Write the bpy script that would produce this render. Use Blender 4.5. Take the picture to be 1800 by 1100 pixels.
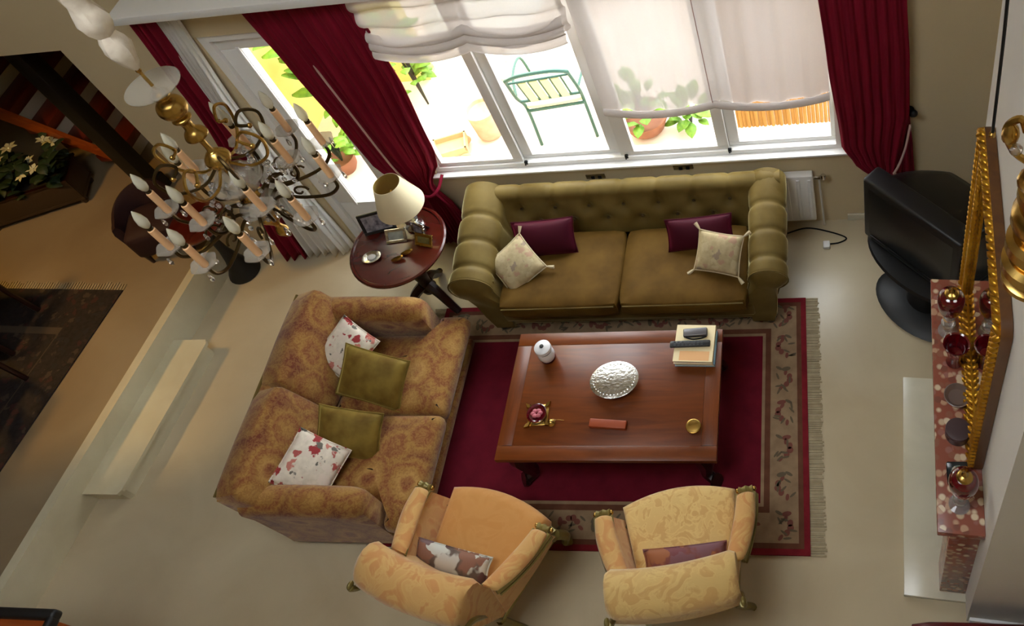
import bpy, bmesh, math, random
from mathutils import Matrix, Vector
random.seed(7)
PI = math.pi
sc = bpy.context.scene
for o in list(bpy.data.objects):
    bpy.data.objects.remove(o)
COL = sc.collection

# ------------------------------------------------------------------ camera
cd = bpy.data.cameras.new('camera')
cam = bpy.data.objects.new('camera', cd); COL.objects.link(cam)
Rm = Matrix(((0.9825107771149665, 0.05524040772977459, 0.17782314305734445),
             (0.07010291419521195, 0.7749839472325687, -0.628080777410968),
             (-0.17250551954729823, 0.6295620532446944, 0.7575575666839064)))
cam.matrix_world = Matrix.Translation((0, 0, 5.2)) @ Rm.to_4x4()
cd.sensor_width = 36.0
cd.sensor_fit = 'HORIZONTAL'
cd.lens = 36.0 * 1523.1 / 1800.0
cd.shift_x = (900.0 - 1205.42) / 1800.0
cd.shift_y = (308.01 - 550.0) / 1800.0
cd.clip_start = 0.05; cd.clip_end = 200
sc.camera = cam

# ------------------------------------------------------------------ world, lights, exposure
w = bpy.data.worlds.new('sky'); sc.world = w; w.use_nodes = True
bgn = w.node_tree.nodes['Background']
bgn.inputs[0].default_value = (0.93, 0.97, 1.0, 1)
bgn.inputs[1].default_value = 10.5
vs = sc.view_settings
vs.view_transform = 'Standard'; vs.look = 'None'; vs.gamma = 1.0; vs.exposure = 0.0
vs.use_curve_mapping = False

def area(name, loc, size, rot, energy, color=(1, 1, 1), portal=False):
    l = bpy.data.lights.new(name, 'AREA'); l.shape = 'RECTANGLE'
    l.size, l.size_y = size; l.energy = energy; l.color = color
    o = bpy.data.objects.new(name, l); COL.objects.link(o); o.location = loc; o.rotation_euler = rot
    if portal: l.cycles.is_portal = True
    return o
def spot(name, loc, target, energy, color, angle, blend, size=.1):
    l = bpy.data.lights.new(name, 'SPOT'); l.energy = energy; l.color = color
    l.spot_size = angle; l.spot_blend = blend; l.shadow_soft_size = size
    o = bpy.data.objects.new(name, l); COL.objects.link(o); o.location = loc
    d = Vector(target) - Vector(loc); o.rotation_euler = d.to_track_quat('-Z', 'Y').to_euler()
    return o
spot('dining_ceiling_lamp', (-6.3, 2.7, 2.6), (-5.95, 3.3, 0.3), 95, (1.0, 0.56, 0.12), math.radians(80), .4)

# ------------------------------------------------------------------ materials
MATS = {}
def lin(c):
    return tuple(((v/255.0)/12.92 if v/255.0 <= 0.04045 else ((v/255.0+0.055)/1.055)**2.4) for v in c)
def M(name, col=None, rough=.6, metal=0.0, **k):
    if name in MATS: return MATS[name]
    m = bpy.data.materials.new(name); m.use_nodes = True
    nt = m.node_tree; b = nt.nodes['Principled BSDF']
    c = lin(col) if max(col) > 1 else col
    b.inputs['Base Color'].default_value = (*c, 1)
    b.inputs['Roughness'].default_value = rough
    b.inputs['Metallic'].default_value = metal
    for kk, v in k.items():
        nm = kk.replace('_', ' ').title() if kk not in ('ior', 'specular_ior_level') else {'ior': 'IOR', 'specular_ior_level': 'Specular IOR Level'}[kk]
        b.inputs[nm].default_value = v
    MATS[name] = m
    return m
def nodes(m):
    return m.node_tree, m.node_tree.nodes, m.node_tree.links, m.node_tree.nodes['Principled BSDF']
def coords(m, scale=(1, 1, 1), rot=(0, 0, 0), kind='Object'):
    nt, N, L, b = nodes(m)
    tc = N.new('ShaderNodeTexCoord'); mp = N.new('ShaderNodeMapping')
    mp.inputs['Scale'].default_value = scale; mp.inputs['Rotation'].default_value = rot
    L.new(tc.outputs[kind], mp.inputs['Vector'])
    return mp.outputs[0]
def ramp(m, src, stops, interp='LINEAR'):
    nt, N, L, b = nodes(m)
    r = N.new('ShaderNodeValToRGB'); r.color_ramp.interpolation = interp
    e = r.color_ramp.elements
    while len(e) < len(stops): e.new(0.5)
    for i, (p, c) in enumerate(stops):
        e[i].position = p; c = lin(c) if max(c) > 1 else c; e[i].color = (*c, 1)
    L.new(src, r.inputs[0])
    return r.outputs[0]
def noise(m, vec, scale, detail=4, dist=0.0, rough=.5):
    nt, N, L, b = nodes(m)
    n = N.new('ShaderNodeTexNoise'); n.inputs['Scale'].default_value = scale
    n.inputs['Detail'].default_value = detail; n.inputs['Distortion'].default_value = dist
    n.inputs['Roughness'].default_value = rough
    L.new(vec, n.inputs['Vector']); return n.outputs[0]
def bump(m, src, strength=.2, dist=.01):
    nt, N, L, b = nodes(m)
    bp = N.new('ShaderNodeBump'); bp.inputs['Strength'].default_value = strength; bp.inputs['Distance'].default_value = dist
    L.new(src, bp.inputs['Height']); L.new(bp.outputs[0], b.inputs['Normal'])
def mixc(m, fac, a, bcol, mode='MIX'):
    nt, N, L, b = nodes(m)
    x = N.new('ShaderNodeMix'); x.data_type = 'RGBA'; x.blend_type = mode
    if hasattr(fac, 'links') or hasattr(fac, 'is_linked'): L.new(fac, x.inputs[0])
    else: x.inputs[0].default_value = fac
    for s, i in ((a, 6), (bcol, 7)):
        if isinstance(s, tuple): x.inputs[i].default_value = (*(lin(s) if max(s) > 1 else s), 1)
        else: L.new(s, x.inputs[i])
    return x.outputs[2]
def setc(m, out):
    nt, N, L, b = nodes(m); L.new(out, b.inputs['Base Color'])

def noisy(name, c1, c2, scale, rough, detail=4, stretch=(1, 1, 1), bmp=0, metal=0, dist=0, **k):
    m = M(name, c1, rough, metal, **k)
    v = coords(m, stretch); n = noise(m, v, scale, detail, dist)
    setc(m, ramp(m, n, [(.3, c1), (.7, c2)]))
    if bmp: bump(m, n, bmp)
    return m

wall_m = noisy('wall_paint', (212, 196, 160), (205, 188, 152), 1.2, .8)
wall_w = noisy('breast_paint', (226, 222, 216), (216, 212, 206), 1.0, .8)
white_m = M('white_paint', (238, 238, 236), .4)
floor_m = noisy('cream_marble', (198, 184, 154), (180, 164, 134), 1.6, .28, 6, dist=.6)
plat_m = noisy('platform_marble', (158, 140, 112), (140, 120, 92), 1.4, .3, 5, dist=.5)
step_m = noisy('step_marble', (216, 208, 178), (202, 192, 160), 3, .3, 5, dist=.5)
hearth_m = noisy('white_marble', (214, 208, 186), (200, 194, 172), 3, .22, 6, dist=1.2)
velvet = M('olive_velvet', (112, 88, 40), .5, sheen_weight=1.0, sheen_roughness=.25)
nodes(velvet)[3].inputs['Sheen Tint'].default_value = (*lin((250, 236, 178)), 1)
setc(velvet, ramp(velvet, noise(velvet, coords(velvet), 5, 4), [(.3, (88, 71, 32)), (.7, (116, 98, 54))]))
seatv = M('ochre_velvet', (104, 72, 24), 0.7, sheen_weight=.12, sheen_roughness=.4)
nodes(seatv)[3].inputs['Sheen Tint'].default_value = (*lin((200, 165, 90)), 1)
setc(seatv, ramp(seatv, noise(seatv, coords(seatv, (1, 1, 1)), 6, 5), [(.3, (80, 56, 17)), (.7, (102, 75, 29))]))
olivep = M('olive_pillow', (122, 98, 32), .6, sheen_weight=.7, sheen_roughness=.4)
nodes(olivep)[3].inputs['Sheen Tint'].default_value = (*lin((215, 195, 110)), 1)
setc(olivep, ramp(olivep, noise(olivep, coords(olivep), 9, 4), [(.3, (106, 82, 34)), (.7, (142, 120, 56))]))
burg = M('burgundy_velvet', (62, 10, 26), .6, sheen_weight=.35)
nodes(burg)[3].inputs['Sheen Tint'].default_value = (*lin((150, 40, 70)), 1)
redc = M('red_curtain', (112, 12, 30), .65, sheen_weight=.25)
nodes(redc)[3].inputs['Sheen Tint'].default_value = (*lin((190, 60, 80)), 1)
setc(redc, ramp(redc, noise(redc, coords(redc, (14, 14, 1)), 2, 4), [(.3, (108, 14, 34)), (.7, (132, 22, 46))]))
lining = M('curtain_lining', (205, 170, 165), .8)

def cloth_trans(name, col, transp, transl):
    m = M(name, col, .8)
    nt, N, L, b = nodes(m)
    out = N['Material Output']; c = (*lin(col), 1)
    d = N.new('ShaderNodeBsdfDiffuse'); d.inputs[0].default_value = c
    t = N.new('ShaderNodeBsdfTranslucent'); t.inputs[0].default_value = c
    p = N.new('ShaderNodeBsdfTransparent'); p.inputs[0].default_value = (1, 1, 1, 1)
    v = coords(m, (40, 40, 40)); n = noise(m, v, 3, 3)
    a = N.new('ShaderNodeMixShader'); a.inputs[0].default_value = transl
    L.new(d.outputs[0], a.inputs[1]); L.new(t.outputs[0], a.inputs[2])
    e = N.new('ShaderNodeMixShader')
    r = N.new('ShaderNodeMapRange'); r.inputs[3].default_value = transp*.7; r.inputs[4].default_value = transp*1.3
    L.new(n, r.inputs[0]); L.new(r.outputs[0], e.inputs[0])
    L.new(a.outputs[0], e.inputs[1]); L.new(p.outputs[0], e.inputs[2])
    L.new(e.outputs[0], out.inputs[0])
    return m
sheer = cloth_trans('blind_voile', (222, 214, 210), .09, .11)
sheer2 = cloth_trans('sheer_voile', (252, 252, 250), .05, .5)
def glassm(name, tint, gloss=.04):
    m = M(name, tint, .05)
    nt, N, L, b = nodes(m); out = N['Material Output']
    t = N.new('ShaderNodeBsdfTransparent'); t.inputs[0].default_value = (*tint, 1)
    g = N.new('ShaderNodeBsdfGlossy'); g.inputs['Roughness'].default_value = .02
    mx = N.new('ShaderNodeMixShader'); mx.inputs[0].default_value = gloss
    L.new(t.outputs[0], mx.inputs[1]); L.new(g.outputs[0], mx.inputs[2]); L.new(mx.outputs[0], out.inputs[0])
    return m
pane_m = glassm('window_glass', (.97, .98, .98))
frost = M('frosted_glass', (178, 170, 156), .18, alpha=.48, specular_ior_level=.6)
bulb_m = M('bulb_glass', (228, 224, 200), .12, alpha=.75, specular_ior_level=.9)
crystal = M('crystal', (235, 235, 235), .04, transmission_weight=.85, ior=1.5)
redglass = M('red_glass', (92, 6, 18), .08, specular_ior_level=.8, coat_weight=.6)

def wood(name, c1, c2, rough=.35, axis=(1, 9, 9), coat=.3):
    m = M(name, c1, rough, coat_weight=coat, coat_roughness=.2)
    v = coords(m, axis); n = noise(m, v, 2.2, 6, 1.2)
    setc(m, ramp(m, n, [(.3, c1), (.7, c2)])); return m
tblw = wood('cherry_wood', (122, 60, 16), (94, 42, 9), .34, (1, 9, 9), .12)
tblw2 = wood('cherry_wood_cross', (122, 60, 16), (94, 42, 9), .34, (9, 1, 9), .12)
darkw = wood('dark_mahogany', (46, 18, 12), (30, 10, 8), .3)
mahog = wood('red_mahogany', (84, 24, 16), (70, 18, 12), .22, (1.5, 3, 3), .5)
stairw = wood('stair_wood', (104, 36, 16), (80, 24, 12), .4, (4, 1, 4))
orangew = wood('orange_wood', (158, 76, 28), (132, 58, 20), .3)
framew = wood('mirror_back_wood', (104, 64, 20), (82, 46, 14), .5, (6, 6, 1))
blackw = M('black_lacquer', (12, 12, 14), .5)
black = M('black_plastic', (22, 23, 25), .45)
blackt = M('black_tube_shell', (16, 17, 18), .35)
screen = M('tv_screen', (20, 22, 24), .3)
brass = noisy('polished_brass', (206, 172, 98), (176, 138, 70), 6, .26, metal=1)
gold = noisy('gilt_frame', (214, 164, 52), (178, 124, 30), 9, .34, metal=.8)
dbrass = noisy('aged_brass', (92, 74, 44), (64, 52, 34), 8, .35, metal=.9)
silver = noisy('silver_plate', (236, 236, 232), (206, 206, 202), 34, .22, metal=1, bmp=.35)
iron = M('dark_iron', (30, 30, 30), .5, .6)
giltw = noisy('gilt_green_wood', (150, 136, 78), (118, 104, 54), 8, .38, metal=.35)
peach = M('candle_sleeve', (240, 190, 140), .5)
shade_m = M('lamp_shade', (238, 226, 188), .8)
shade_i = M('lamp_shade_inside', (188, 160, 82), .8)
ceram = M('ceramic', (226, 226, 228), .2)
terra = noisy('terracotta', (150, 96, 68), (128, 78, 54), 6, .8)
ivory = noisy('ruched_silk', (236, 226, 208), (220, 206, 188), 30, .8, bmp=.3)
mirror_m = M('mirror_glass', (210, 205, 195), .02, 1.0)
plaster = M('terrace_white', (240, 238, 232), .8)
tiles_m = noisy('terrace_tiles', (226, 206, 190), (238, 226, 214), 2, .7)
yellowp = M('yellow_render', (238, 220, 130), .8)
bamboo = noisy('bamboo', (182, 138, 70), (158, 114, 48), 5, .7, stretch=(12, 12, 1))
greenpaint = M('green_metal', (44, 84, 74), .5)
bluepaint = M('blue_metal', (54, 92, 128), .5)
canvas = M('cream_canvas', (232, 226, 168), .8)
leafm = noisy('leaf_green', (70, 120, 34), (122, 164, 50), 4, .6)
leafd = noisy('leaf_dark', (18, 34, 18), (34, 54, 26), 6, .6)
petal_m = M('petal_white', (214, 214, 186), .7)
rattan = noisy('rattan', (222, 184, 156), (206, 164, 134), 12, .8)

# brocade: rust and gold paisley
def brocade(name, base, base2, motif, motif2, sc_):
    m = M(name, base, .75, sheen_weight=.25)
    nt, N, L, b = nodes(m)
    v = coords(m)
    dn = N.new('ShaderNodeTexNoise'); dn.inputs['Scale'].default_value = 5; L.new(v, dn.inputs['Vector'])
    ad = N.new('ShaderNodeVectorMath'); ad.operation = 'MULTIPLY_ADD'
    L.new(dn.outputs['Color'], ad.inputs[0]); ad.inputs[1].default_value = (.10, .10, .10); L.new(v, ad.inputs[2])
    vo = N.new('ShaderNodeTexVoronoi'); vo.inputs['Scale'].default_value = sc_; vo.inputs['Randomness'].default_value = .55
    L.new(ad.outputs[0], vo.inputs['Vector'])
    c = ramp(m, vo.outputs['Distance'], [(.04, motif2), (.16, motif), (.26, base2), (.40, base), (.52, motif), (.60, base), (.78, motif2)])
    n2 = noise(m, v, 42, 4, 1.5)
    c2 = ramp(m, n2, [(.42, motif), (.56, base2)])
    setc(m, mixc(m, .32, c, c2))
    bump(m, n2, .12); return m
broc = brocade('rust_gold_brocade', (150, 110, 54), (174, 134, 74), (124, 70, 40), (98, 44, 32), 4.2)
def damask(name, c1, c2, scale):
    m = M(name, c1, .65, sheen_weight=.3)
    v = coords(m)
    n = noise(m, v, scale, 3, 2.2, .45)
    n2 = noise(m, v, 3, 2)
    c = ramp(m, n, [(.42, c1), (.50, c2), (.60, c1)])
    setc(m, mixc(m, n2, c, ramp(m, n, [(.40, c2), (.54, c1)])))
    bump(m, n, .1); return m
dam_g = damask('gold_damask', (208, 166, 104), (230, 202, 132), 10)
dam_p = damask('peach_damask', (202, 146, 88), (218, 182, 116), 7)
dam_o = damask('ochre_damask', (196, 138, 74), (202, 146, 82), 6)

def floral(name, ground, spots, sc_, thr=.3):
    m = M(name, ground, .8)
    nt, N, L, b = nodes(m)
    v = coords(m)
    vo = N.new('ShaderNodeTexVoronoi'); vo.inputs['Scale'].default_value = sc_; vo.inputs['Randomness'].default_value = .9
    dn = N.new('ShaderNodeTexNoise'); dn.inputs['Scale'].default_value = sc_*1.6; L.new(v, dn.inputs['Vector'])
    ad = N.new('ShaderNodeVectorMath'); ad.operation = 'MULTIPLY_ADD'
    L.new(dn.outputs['Color'], ad.inputs[0]); ad.inputs[1].default_value = (1.3/sc_,)*3; L.new(v, ad.inputs[2])
    L.new(ad.outputs[0], vo.inputs['Vector'])
    hue = N.new('ShaderNodeSeparateColor'); L.new(vo.outputs['Color'], hue.inputs[0])
    cc = ramp(m, hue.outputs[0], [(i/len(spots), s) for i, s in enumerate(spots)], 'CONSTANT')
    mask = ramp(m, vo.outputs['Distance'], [(thr-.04, (1., 1., 1.)), (thr+.06, (0., 0., 0.))])
    nz = noise(m, v, 30, 3)
    g = ramp(m, nz, [(.3, ground), (.7, tuple(max(0, x-22) for x in ground))])
    setc(m, mixc(m, mask, g, cc)); return m
flor_w = floral('white_floral', (232, 222, 206), [(160, 64, 66), (226, 214, 200), (196, 126, 114), (110, 106, 98), (224, 210, 196), (176, 92, 86)], 17, .44)
flor_c = floral('cream_floral', (190, 174, 138), [(176, 144, 120), (190, 176, 140), (150, 134, 116), (184, 164, 130)], 15, .4)
abst = floral('grey_abstract', (108, 92, 82), [(200, 200, 190), (92, 62, 60), (140, 98, 80), (196, 192, 182), (120, 96, 96)], 7, .6)
mauve = floral('mauve_silk', (134, 78, 72), [(120, 66, 72), (158, 98, 64), (124, 84, 92), (170, 112, 100)], 8, .6)
def pebble(name):
    m = M(name, (150, 90, 74), .25)
    nt, N, L, b = nodes(m); v = coords(m)
    vo = N.new('ShaderNodeTexVoronoi'); vo.inputs['Scale'].default_value = 30; L.new(v, vo.inputs['Vector'])
    h = N.new('ShaderNodeSeparateColor'); L.new(vo.outputs['Color'], h.inputs[0])
    cc = ramp(m, h.outputs[0], [(0, (150, 98, 80)), (.25, (196, 156, 128)), (.42, (132, 80, 68)), (.58, (226, 206, 176)), (.76, (160, 108, 98)), (.88, (206, 180, 150))], 'CONSTANT')
    mask = ramp(m, vo.outputs['Distance'], [(.42, (1., 1., 1.)), (.62, (0., 0., 0.))])
    setc(m, mixc(m, mask, (150, 86, 70), cc)); return m
stone = pebble('red_breccia')
rug_f = noisy('rug_field', (104, 22, 36), (88, 17, 30), 9, .95, bmp=.1)
rug_r = noisy('rug_red_edge', (124, 34, 42), (106, 27, 34), 12, .95)
rug_b = noisy('rug_border', (148, 124, 96), (130, 106, 82), 14, .95)
rug_n = noisy('rug_brown_line', (104, 66, 48), (88, 54, 40), 14, .95)
rug_g = noisy('rug_fringe', (172, 158, 128), (152, 138, 110), 20, .95)
motr = M('rug_motif_red', (112, 62, 50), .95); motg = M('rug_motif_green', (92, 80, 60), .95)
dark_rug = floral('oriental_rug', (40, 30, 28), [(58, 26, 24), (34, 30, 34), (66, 52, 42), (30, 26, 26), (52, 36, 30)], 16, .38)

for m_ in (velvet, seatv, olivep, burg, redc, broc, dam_g, dam_p, dam_o, flor_w, flor_c, rug_f, rug_r, rug_b, rug_n, rug_g):
    nodes(m_)[3].inputs['Specular IOR Level'].default_value = .12
# ------------------------------------------------------------------ mesh helpers
I4 = Matrix.Identity(4)
def T(x, y, z): return Matrix.Translation((x, y, z))
def RZ(a): return Matrix.Rotation(a, 4, 'Z')
def RX(a): return Matrix.Rotation(a, 4, 'X')
def RY(a): return Matrix.Rotation(a, 4, 'Y')
def bm(): return bmesh.new()
def box(b, x0, y0, z0, x1, y1, z1, bev=0, seg=2, m=I4):
    r = bmesh.ops.create_cube(b, size=1.0)
    v = r['verts']
    bmesh.ops.scale(b, verts=v, vec=(x1-x0, y1-y0, z1-z0))
    bmesh.ops.translate(b, verts=v, vec=((x0+x1)/2, (y0+y1)/2, (z0+z1)/2))
    if bev > 0:
        es = list({e for q in v for e in q.link_edges})
        g = bmesh.ops.bevel(b, geom=es, offset=bev, segments=seg, profile=.5, affect='EDGES')
        v = list({q for f in g['faces'] for q in f.verts} | {q for q in v if q.is_valid})
    if m is not I4: bmesh.ops.transform(b, verts=v, matrix=m)
    return b
def loft(b, secs, closed=True, caps=True, m=None):
    rings = []
    for s in secs:
        rings.append([b.verts.new((m @ Vector(p)) if m is not None else p) for p in s])
    n = len(secs[0])
    for a, c in zip(rings, rings[1:]):
        for i in range(n if closed else n-1):
            j = (i+1) % n
            b.faces.new((a[i], a[j], c[j], c[i]))
    if caps and closed:
        b.faces.new(list(reversed(rings[0]))); b.faces.new(rings[-1])
    return b
def lathe(b, prof, seg=20, m=None, caps=True):
    secs = [[(max(r, 1e-4)*math.cos(2*PI*i/seg), max(r, 1e-4)*math.sin(2*PI*i/seg), z) for i in range(seg)] for r, z in prof]
    return loft(b, secs, True, caps, m)
def tube(b, pts, r, seg=8, m=None):
    pts = [Vector(p) for p in pts]; n = len(pts)
    rs = r if isinstance(r, (list, tuple)) else [r]*n
    secs = []; up = None
    for i, p in enumerate(pts):
        t = (pts[min(i+1, n-1)] - pts[max(i-1, 0)]).normalized()
        if up is None:
            up = Vector((0, 0, 1)) if abs(t.z) < .9 else Vector((1, 0, 0))
        s = t.cross(up)
        if s.length < 1e-5: s = t.cross(Vector((0, 1, 0)))
        s.normalize(); up = s.cross(t).normalized()
        secs.append([tuple(p + (s*math.cos(2*PI*k/seg) + up*math.sin(2*PI*k/seg))*rs[i]) for k in range(seg)])
    return loft(b, secs, True, True, m)
def sm(prof, n=4):
    return [(max(p.x, .0005), p.y) for p in curve([(r, z, 0) for r, z in prof], n)]
def curve(pts, n=6):
    P_ = [Vector(p) for p in pts]; out = []
    for i in range(len(P_)-1):
        p0, p1, p2, p3 = P_[max(i-1, 0)], P_[i], P_[i+1], P_[min(i+2, len(P_)-1)]
        for k in range(n):
            t = k/n
            out.append(.5*((2*p1) + (p2-p0)*t + (2*p0-5*p1+4*p2-p3)*t*t + (3*p1-p0-3*p2+p3)*t**3))
    out.append(P_[-1]); return out
def surf(b, f, nu, nv):
    g = [[b.verts.new(f(i/nu, j/nv)) for j in range(nv+1)] for i in range(nu+1)]
    for i in range(nu):
        for j in range(nv):
            b.faces.new((g[i][j], g[i+1][j], g[i+1][j+1], g[i][j+1]))
    return b
def ball(b, c, r, s=(1, 1, 1), u=12, v=8):
    bmesh.ops.create_uvsphere(b, u_segments=u, v_segments=v, radius=r, matrix=T(*c) @ Matrix.Diagonal((*s, 1)))
    return b
def pillow_bm(w_, h_, t_, pinch=.07, n=14, m=None):
    b = bm()
    g = {}
    for s in (1, -1):
        for i in range(n+1):
            for j in range(n+1):
                u = -1+2*i/n; v = -1+2*j/n
                edge = i in (0, n) or j in (0, n)
                if edge and s < 0: g[(s, i, j)] = g[(1, i, j)]; continue
                z = 0 if edge else s*t_/2*((1-u*u)**.45)*((1-v*v)**.45)
                p = Vector((w_/2*u*(1-pinch*(1-v*v)), h_/2*v*(1-pinch*(1-u*u)), z))
                g[(s, i, j)] = b.verts.new((m @ p) if m is not None else p)
    for s in (1, -1):
        for i in range(n):
            for j in range(n):
                q = [g[(s, i, j)], g[(s, i+1, j)], g[(s, i+1, j+1)], g[(s, i, j+1)]]
                if s < 0: q.reverse()
                b.faces.new(q)
    return b
def cushion(b, x0, y0, z0, x1, y1, z1, bev=.05, puff=.02, m=None, n=8):
    """upholstery block: rounded box whose faces bulge"""
    cx, cy, cz = (x0+x1)/2, (y0+y1)/2, (z0+z1)/2
    hx, hy, hz = (x1-x0)/2, (y1-y0)/2, (z1-z0)/2
    b2 = bm()
    bmesh.ops.create_cube(b2, size=2.0)
    bmesh.ops.subdivide_edges(b2, edges=b2.edges[:], cuts=n, use_grid_fill=True)
    vm = {}
    for v in b2.verts:
        q = Vector((v.co.x*hx, v.co.y*hy, v.co.z*hz))
        core = Vector((max(-hx+bev, min(hx-bev, q.x)), max(-hy+bev, min(hy-bev, q.y)), max(-hz+bev, min(hz-bev, q.z))))
        d = q - core
        if d.length > 1e-6: q = core + d.normalized()*min(bev, d.length if d.length < bev else bev)
        u, v_, w_ = v.co
        q.z += puff*math.copysign(1, w_)*(1-u*u)*(1-v_*v_)*abs(w_)
        q.x += puff*.6*u*abs(u)*(1-v_*v_)*(1-w_*w_)
        q.y += puff*.6*v_*abs(v_)*(1-u*u)*(1-w_*w_)
        q += Vector((cx, cy, cz))
        vm[v] = b.verts.new((m @ q) if m is not None else q)
    for f in b2.faces: b.faces.new([vm[v] for v in f.verts])
    b2.free(); return b

def outline_cushion(b, poly, z0, z1, bev, puff, r=.045):
    # rounded outline (counter-clockwise), rolled edges, crowned top
    pts = []; n = len(poly)
    for i in range(n):
        p0, p1, p2 = Vector(poly[i-1]), Vector(poly[i]), Vector(poly[(i+1) % n])
        d0, d1 = (p0-p1), (p2-p1); rr = min(r, d0.length*.45, d1.length*.45)
        a_, c_ = p1+d0.normalized()*rr, p1+d1.normalized()*rr
        for k in range(5):
            t = k/4; pts.append(a_*(1-t)**2+p1*2*t*(1-t)+c_*t*t)
        m_ = max(2, int((p2-p1).length/.07))
        e_ = p2-d1.normalized()*0
        q_ = p1+d1 - d1.normalized()*min(r, d1.length*.45)
        for k in range(1, m_): pts.append(c_+(q_-c_)*(k/m_))
    N_ = len(pts); nrm = []
    for i in range(N_):
        t = (pts[(i+1) % N_]-pts[i-1]); t.normalize(); nrm.append(Vector((-t.y, t.x)))
    cen = sum(pts, Vector((0, 0)))/N_
    def ring(off, z): return [((p+q*off).x, (p+q*off).y, z) for p, q in zip(pts, nrm)]
    def shr(k, z): return [((cen+(p+q*bev-cen)*k).x, (cen+(p+q*bev-cen)*k).y, z) for p, q in zip(pts, nrm)]
    secs = [ring(bev, z0), ring(bev*.3, z0+bev*.3), ring(0, z0+bev), ring(-.006, (z0+z1)/2), ring(0, z1-bev), ring(bev*.3, z1-bev*.3), ring(bev, z1)]
    secs += [shr(.85, z1+puff*.45), shr(.62, z1+puff*.8), shr(.35, z1+puff), shr(.08, z1+puff*1.02)]
    return loft(b, secs)

def props(o, label=None, cat=None, group=None, kind=None):
    if label: o['label'] = label
    if cat: o['category'] = cat
    if group: o['group'] = group
    if kind: o['kind'] = kind
    return o
def part(name, b, mat, parent=None, label=None, kind=None, ang=40, smooth=True):
    me = bpy.data.meshes.new(name)
    bmesh.ops.recalc_face_normals(b, faces=b.faces[:])
    b.to_mesh(me); b.free()
    for mm in (mat if isinstance(mat, (list, tuple)) else [mat]): me.materials.append(mm)
    if smooth:
        me.shade_smooth(); me.set_sharp_from_angle(angle=math.radians(ang))
    o = bpy.data.objects.new(name, me); COL.objects.link(o)
    if parent: o.parent = parent
    props(o, label, None, None, kind); return o
def thing(name, label, cat, loc=(0, 0, 0), rz=0, group=None):
    o = bpy.data.objects.new(name, None); COL.objects.link(o); o.empty_display_size = .1
    o.location = loc; o.rotation_euler = (0, 0, rz)
    return props(o, label, cat, group)
def struct(name, b, mat, parent=None, **k):
    o = part(name, b, mat, parent, **k)
    if not parent: o['kind'] = 'structure'
    return o
def dup(root, loc, rz=None, label=None, group=None):
    r = root.copy(); COL.objects.link(r); r.location = loc
    if rz is not None: r.rotation_euler = (0, 0, rz)
    if label: r['label'] = label
    if group: r['group'] = group
    for ch in list(root.children):
        c = ch.copy(); COL.objects.link(c); c.parent = r
        for g in list(ch.children):
            d = g.copy(); COL.objects.link(d); d.parent = c
    return r
def share(o, name, parent, mat=None, m=None):
    c = o.copy(); c.name = name; COL.objects.link(c); c.parent = parent
    if m is not None: c.matrix_local = m
    return c

# ------------------------------------------------------------------ room shell
def edge_x(y): return -4.93 + (y-3.81)*.105
b = bm()
for (x0, x1, z0, z1) in ((-4.86, -3.9, 0, 6.4), (-3.9, -3.25, 2.2, 6.4), (-3.25, -2.88, 0, 6.4), (-2.88, .02, 0, .77), (-2.88, .02, 2.42, 6.4), (.02, 1.35, 0, 6.4), (-9.15, -4.86, 2.2, 6.4)):
    box(b, x0, 3.81, z0, x1, 3.96, z1)
struct('wall_back', b, wall_m, smooth=False)
struct('wall_right', box(bm(), 1.2, -4, 0, 1.35, 3.81, 6.4), wall_m, smooth=False)
struct('wall_front', box(bm(), -9.15, -4.15, 0, 1.35, -4, 6.4), wall_m, smooth=False)
struct('wall_left', box(bm(), -9.3, -4.15, 0, -9.15, 6.6, 6.4), wall_m, smooth=False)
b = box(bm(), -9.15, 6.5, 0, -4.71, 6.65, 6.4); box(b, -4.86, 3.96, 0, -4.71, 6.5, 6.4)
struct('wall_stairwell', b, wall_m, smooth=False)
b = bm()
for (x0, y0, x1, y1) in ((-9.3, -4.15, -3.1, 3.96), (-.8, -4.15, 1.35, 3.96), (-3.1, -4.15, -.8, -.6), (-3.1, 1.15, -.8, 3.96), (-9.3, 3.96, -4.71, 6.65)):  # gap left over the room: unseen skylight added for fill light
    box(b, x0, y0, 6.4, x1, y1, 6.5)
struct('ceiling', b, wall_m, smooth=False)
struct('ceiling_shade_slab', box(bm(), -9.15, -4, 2.75, -5.3, 3.81, 3.0), wall_m, smooth=False)  # unseen slab added to keep skylight off the dining side and darken it
b = bm()
pts = [(edge_x(-4)+.0, -4), (1.2, -4), (1.2, 3.81), (edge_x(3.81), 3.81)]
loft(b, [[(x, y, -.1) for x, y in pts], [(x, y, 0) for x, y in pts]])
box(b, -3.9, 3.81, -.1, -3.25, 4.0, 0)
struct('floor', b, floor_m, smooth=False)
b = bm()
pts = [(-9.15, -4), (edge_x(-4), -4), (edge_x(3.81), 3.81), (-4.86, 3.81), (-4.86, 6.5), (-9.15, 6.5)]
loft(b, [[(x, y, -.1) for x, y in pts], [(x, y, .3) for x, y in pts]])
plat = struct('floor_dining', b, plat_m, smooth=False)
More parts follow.
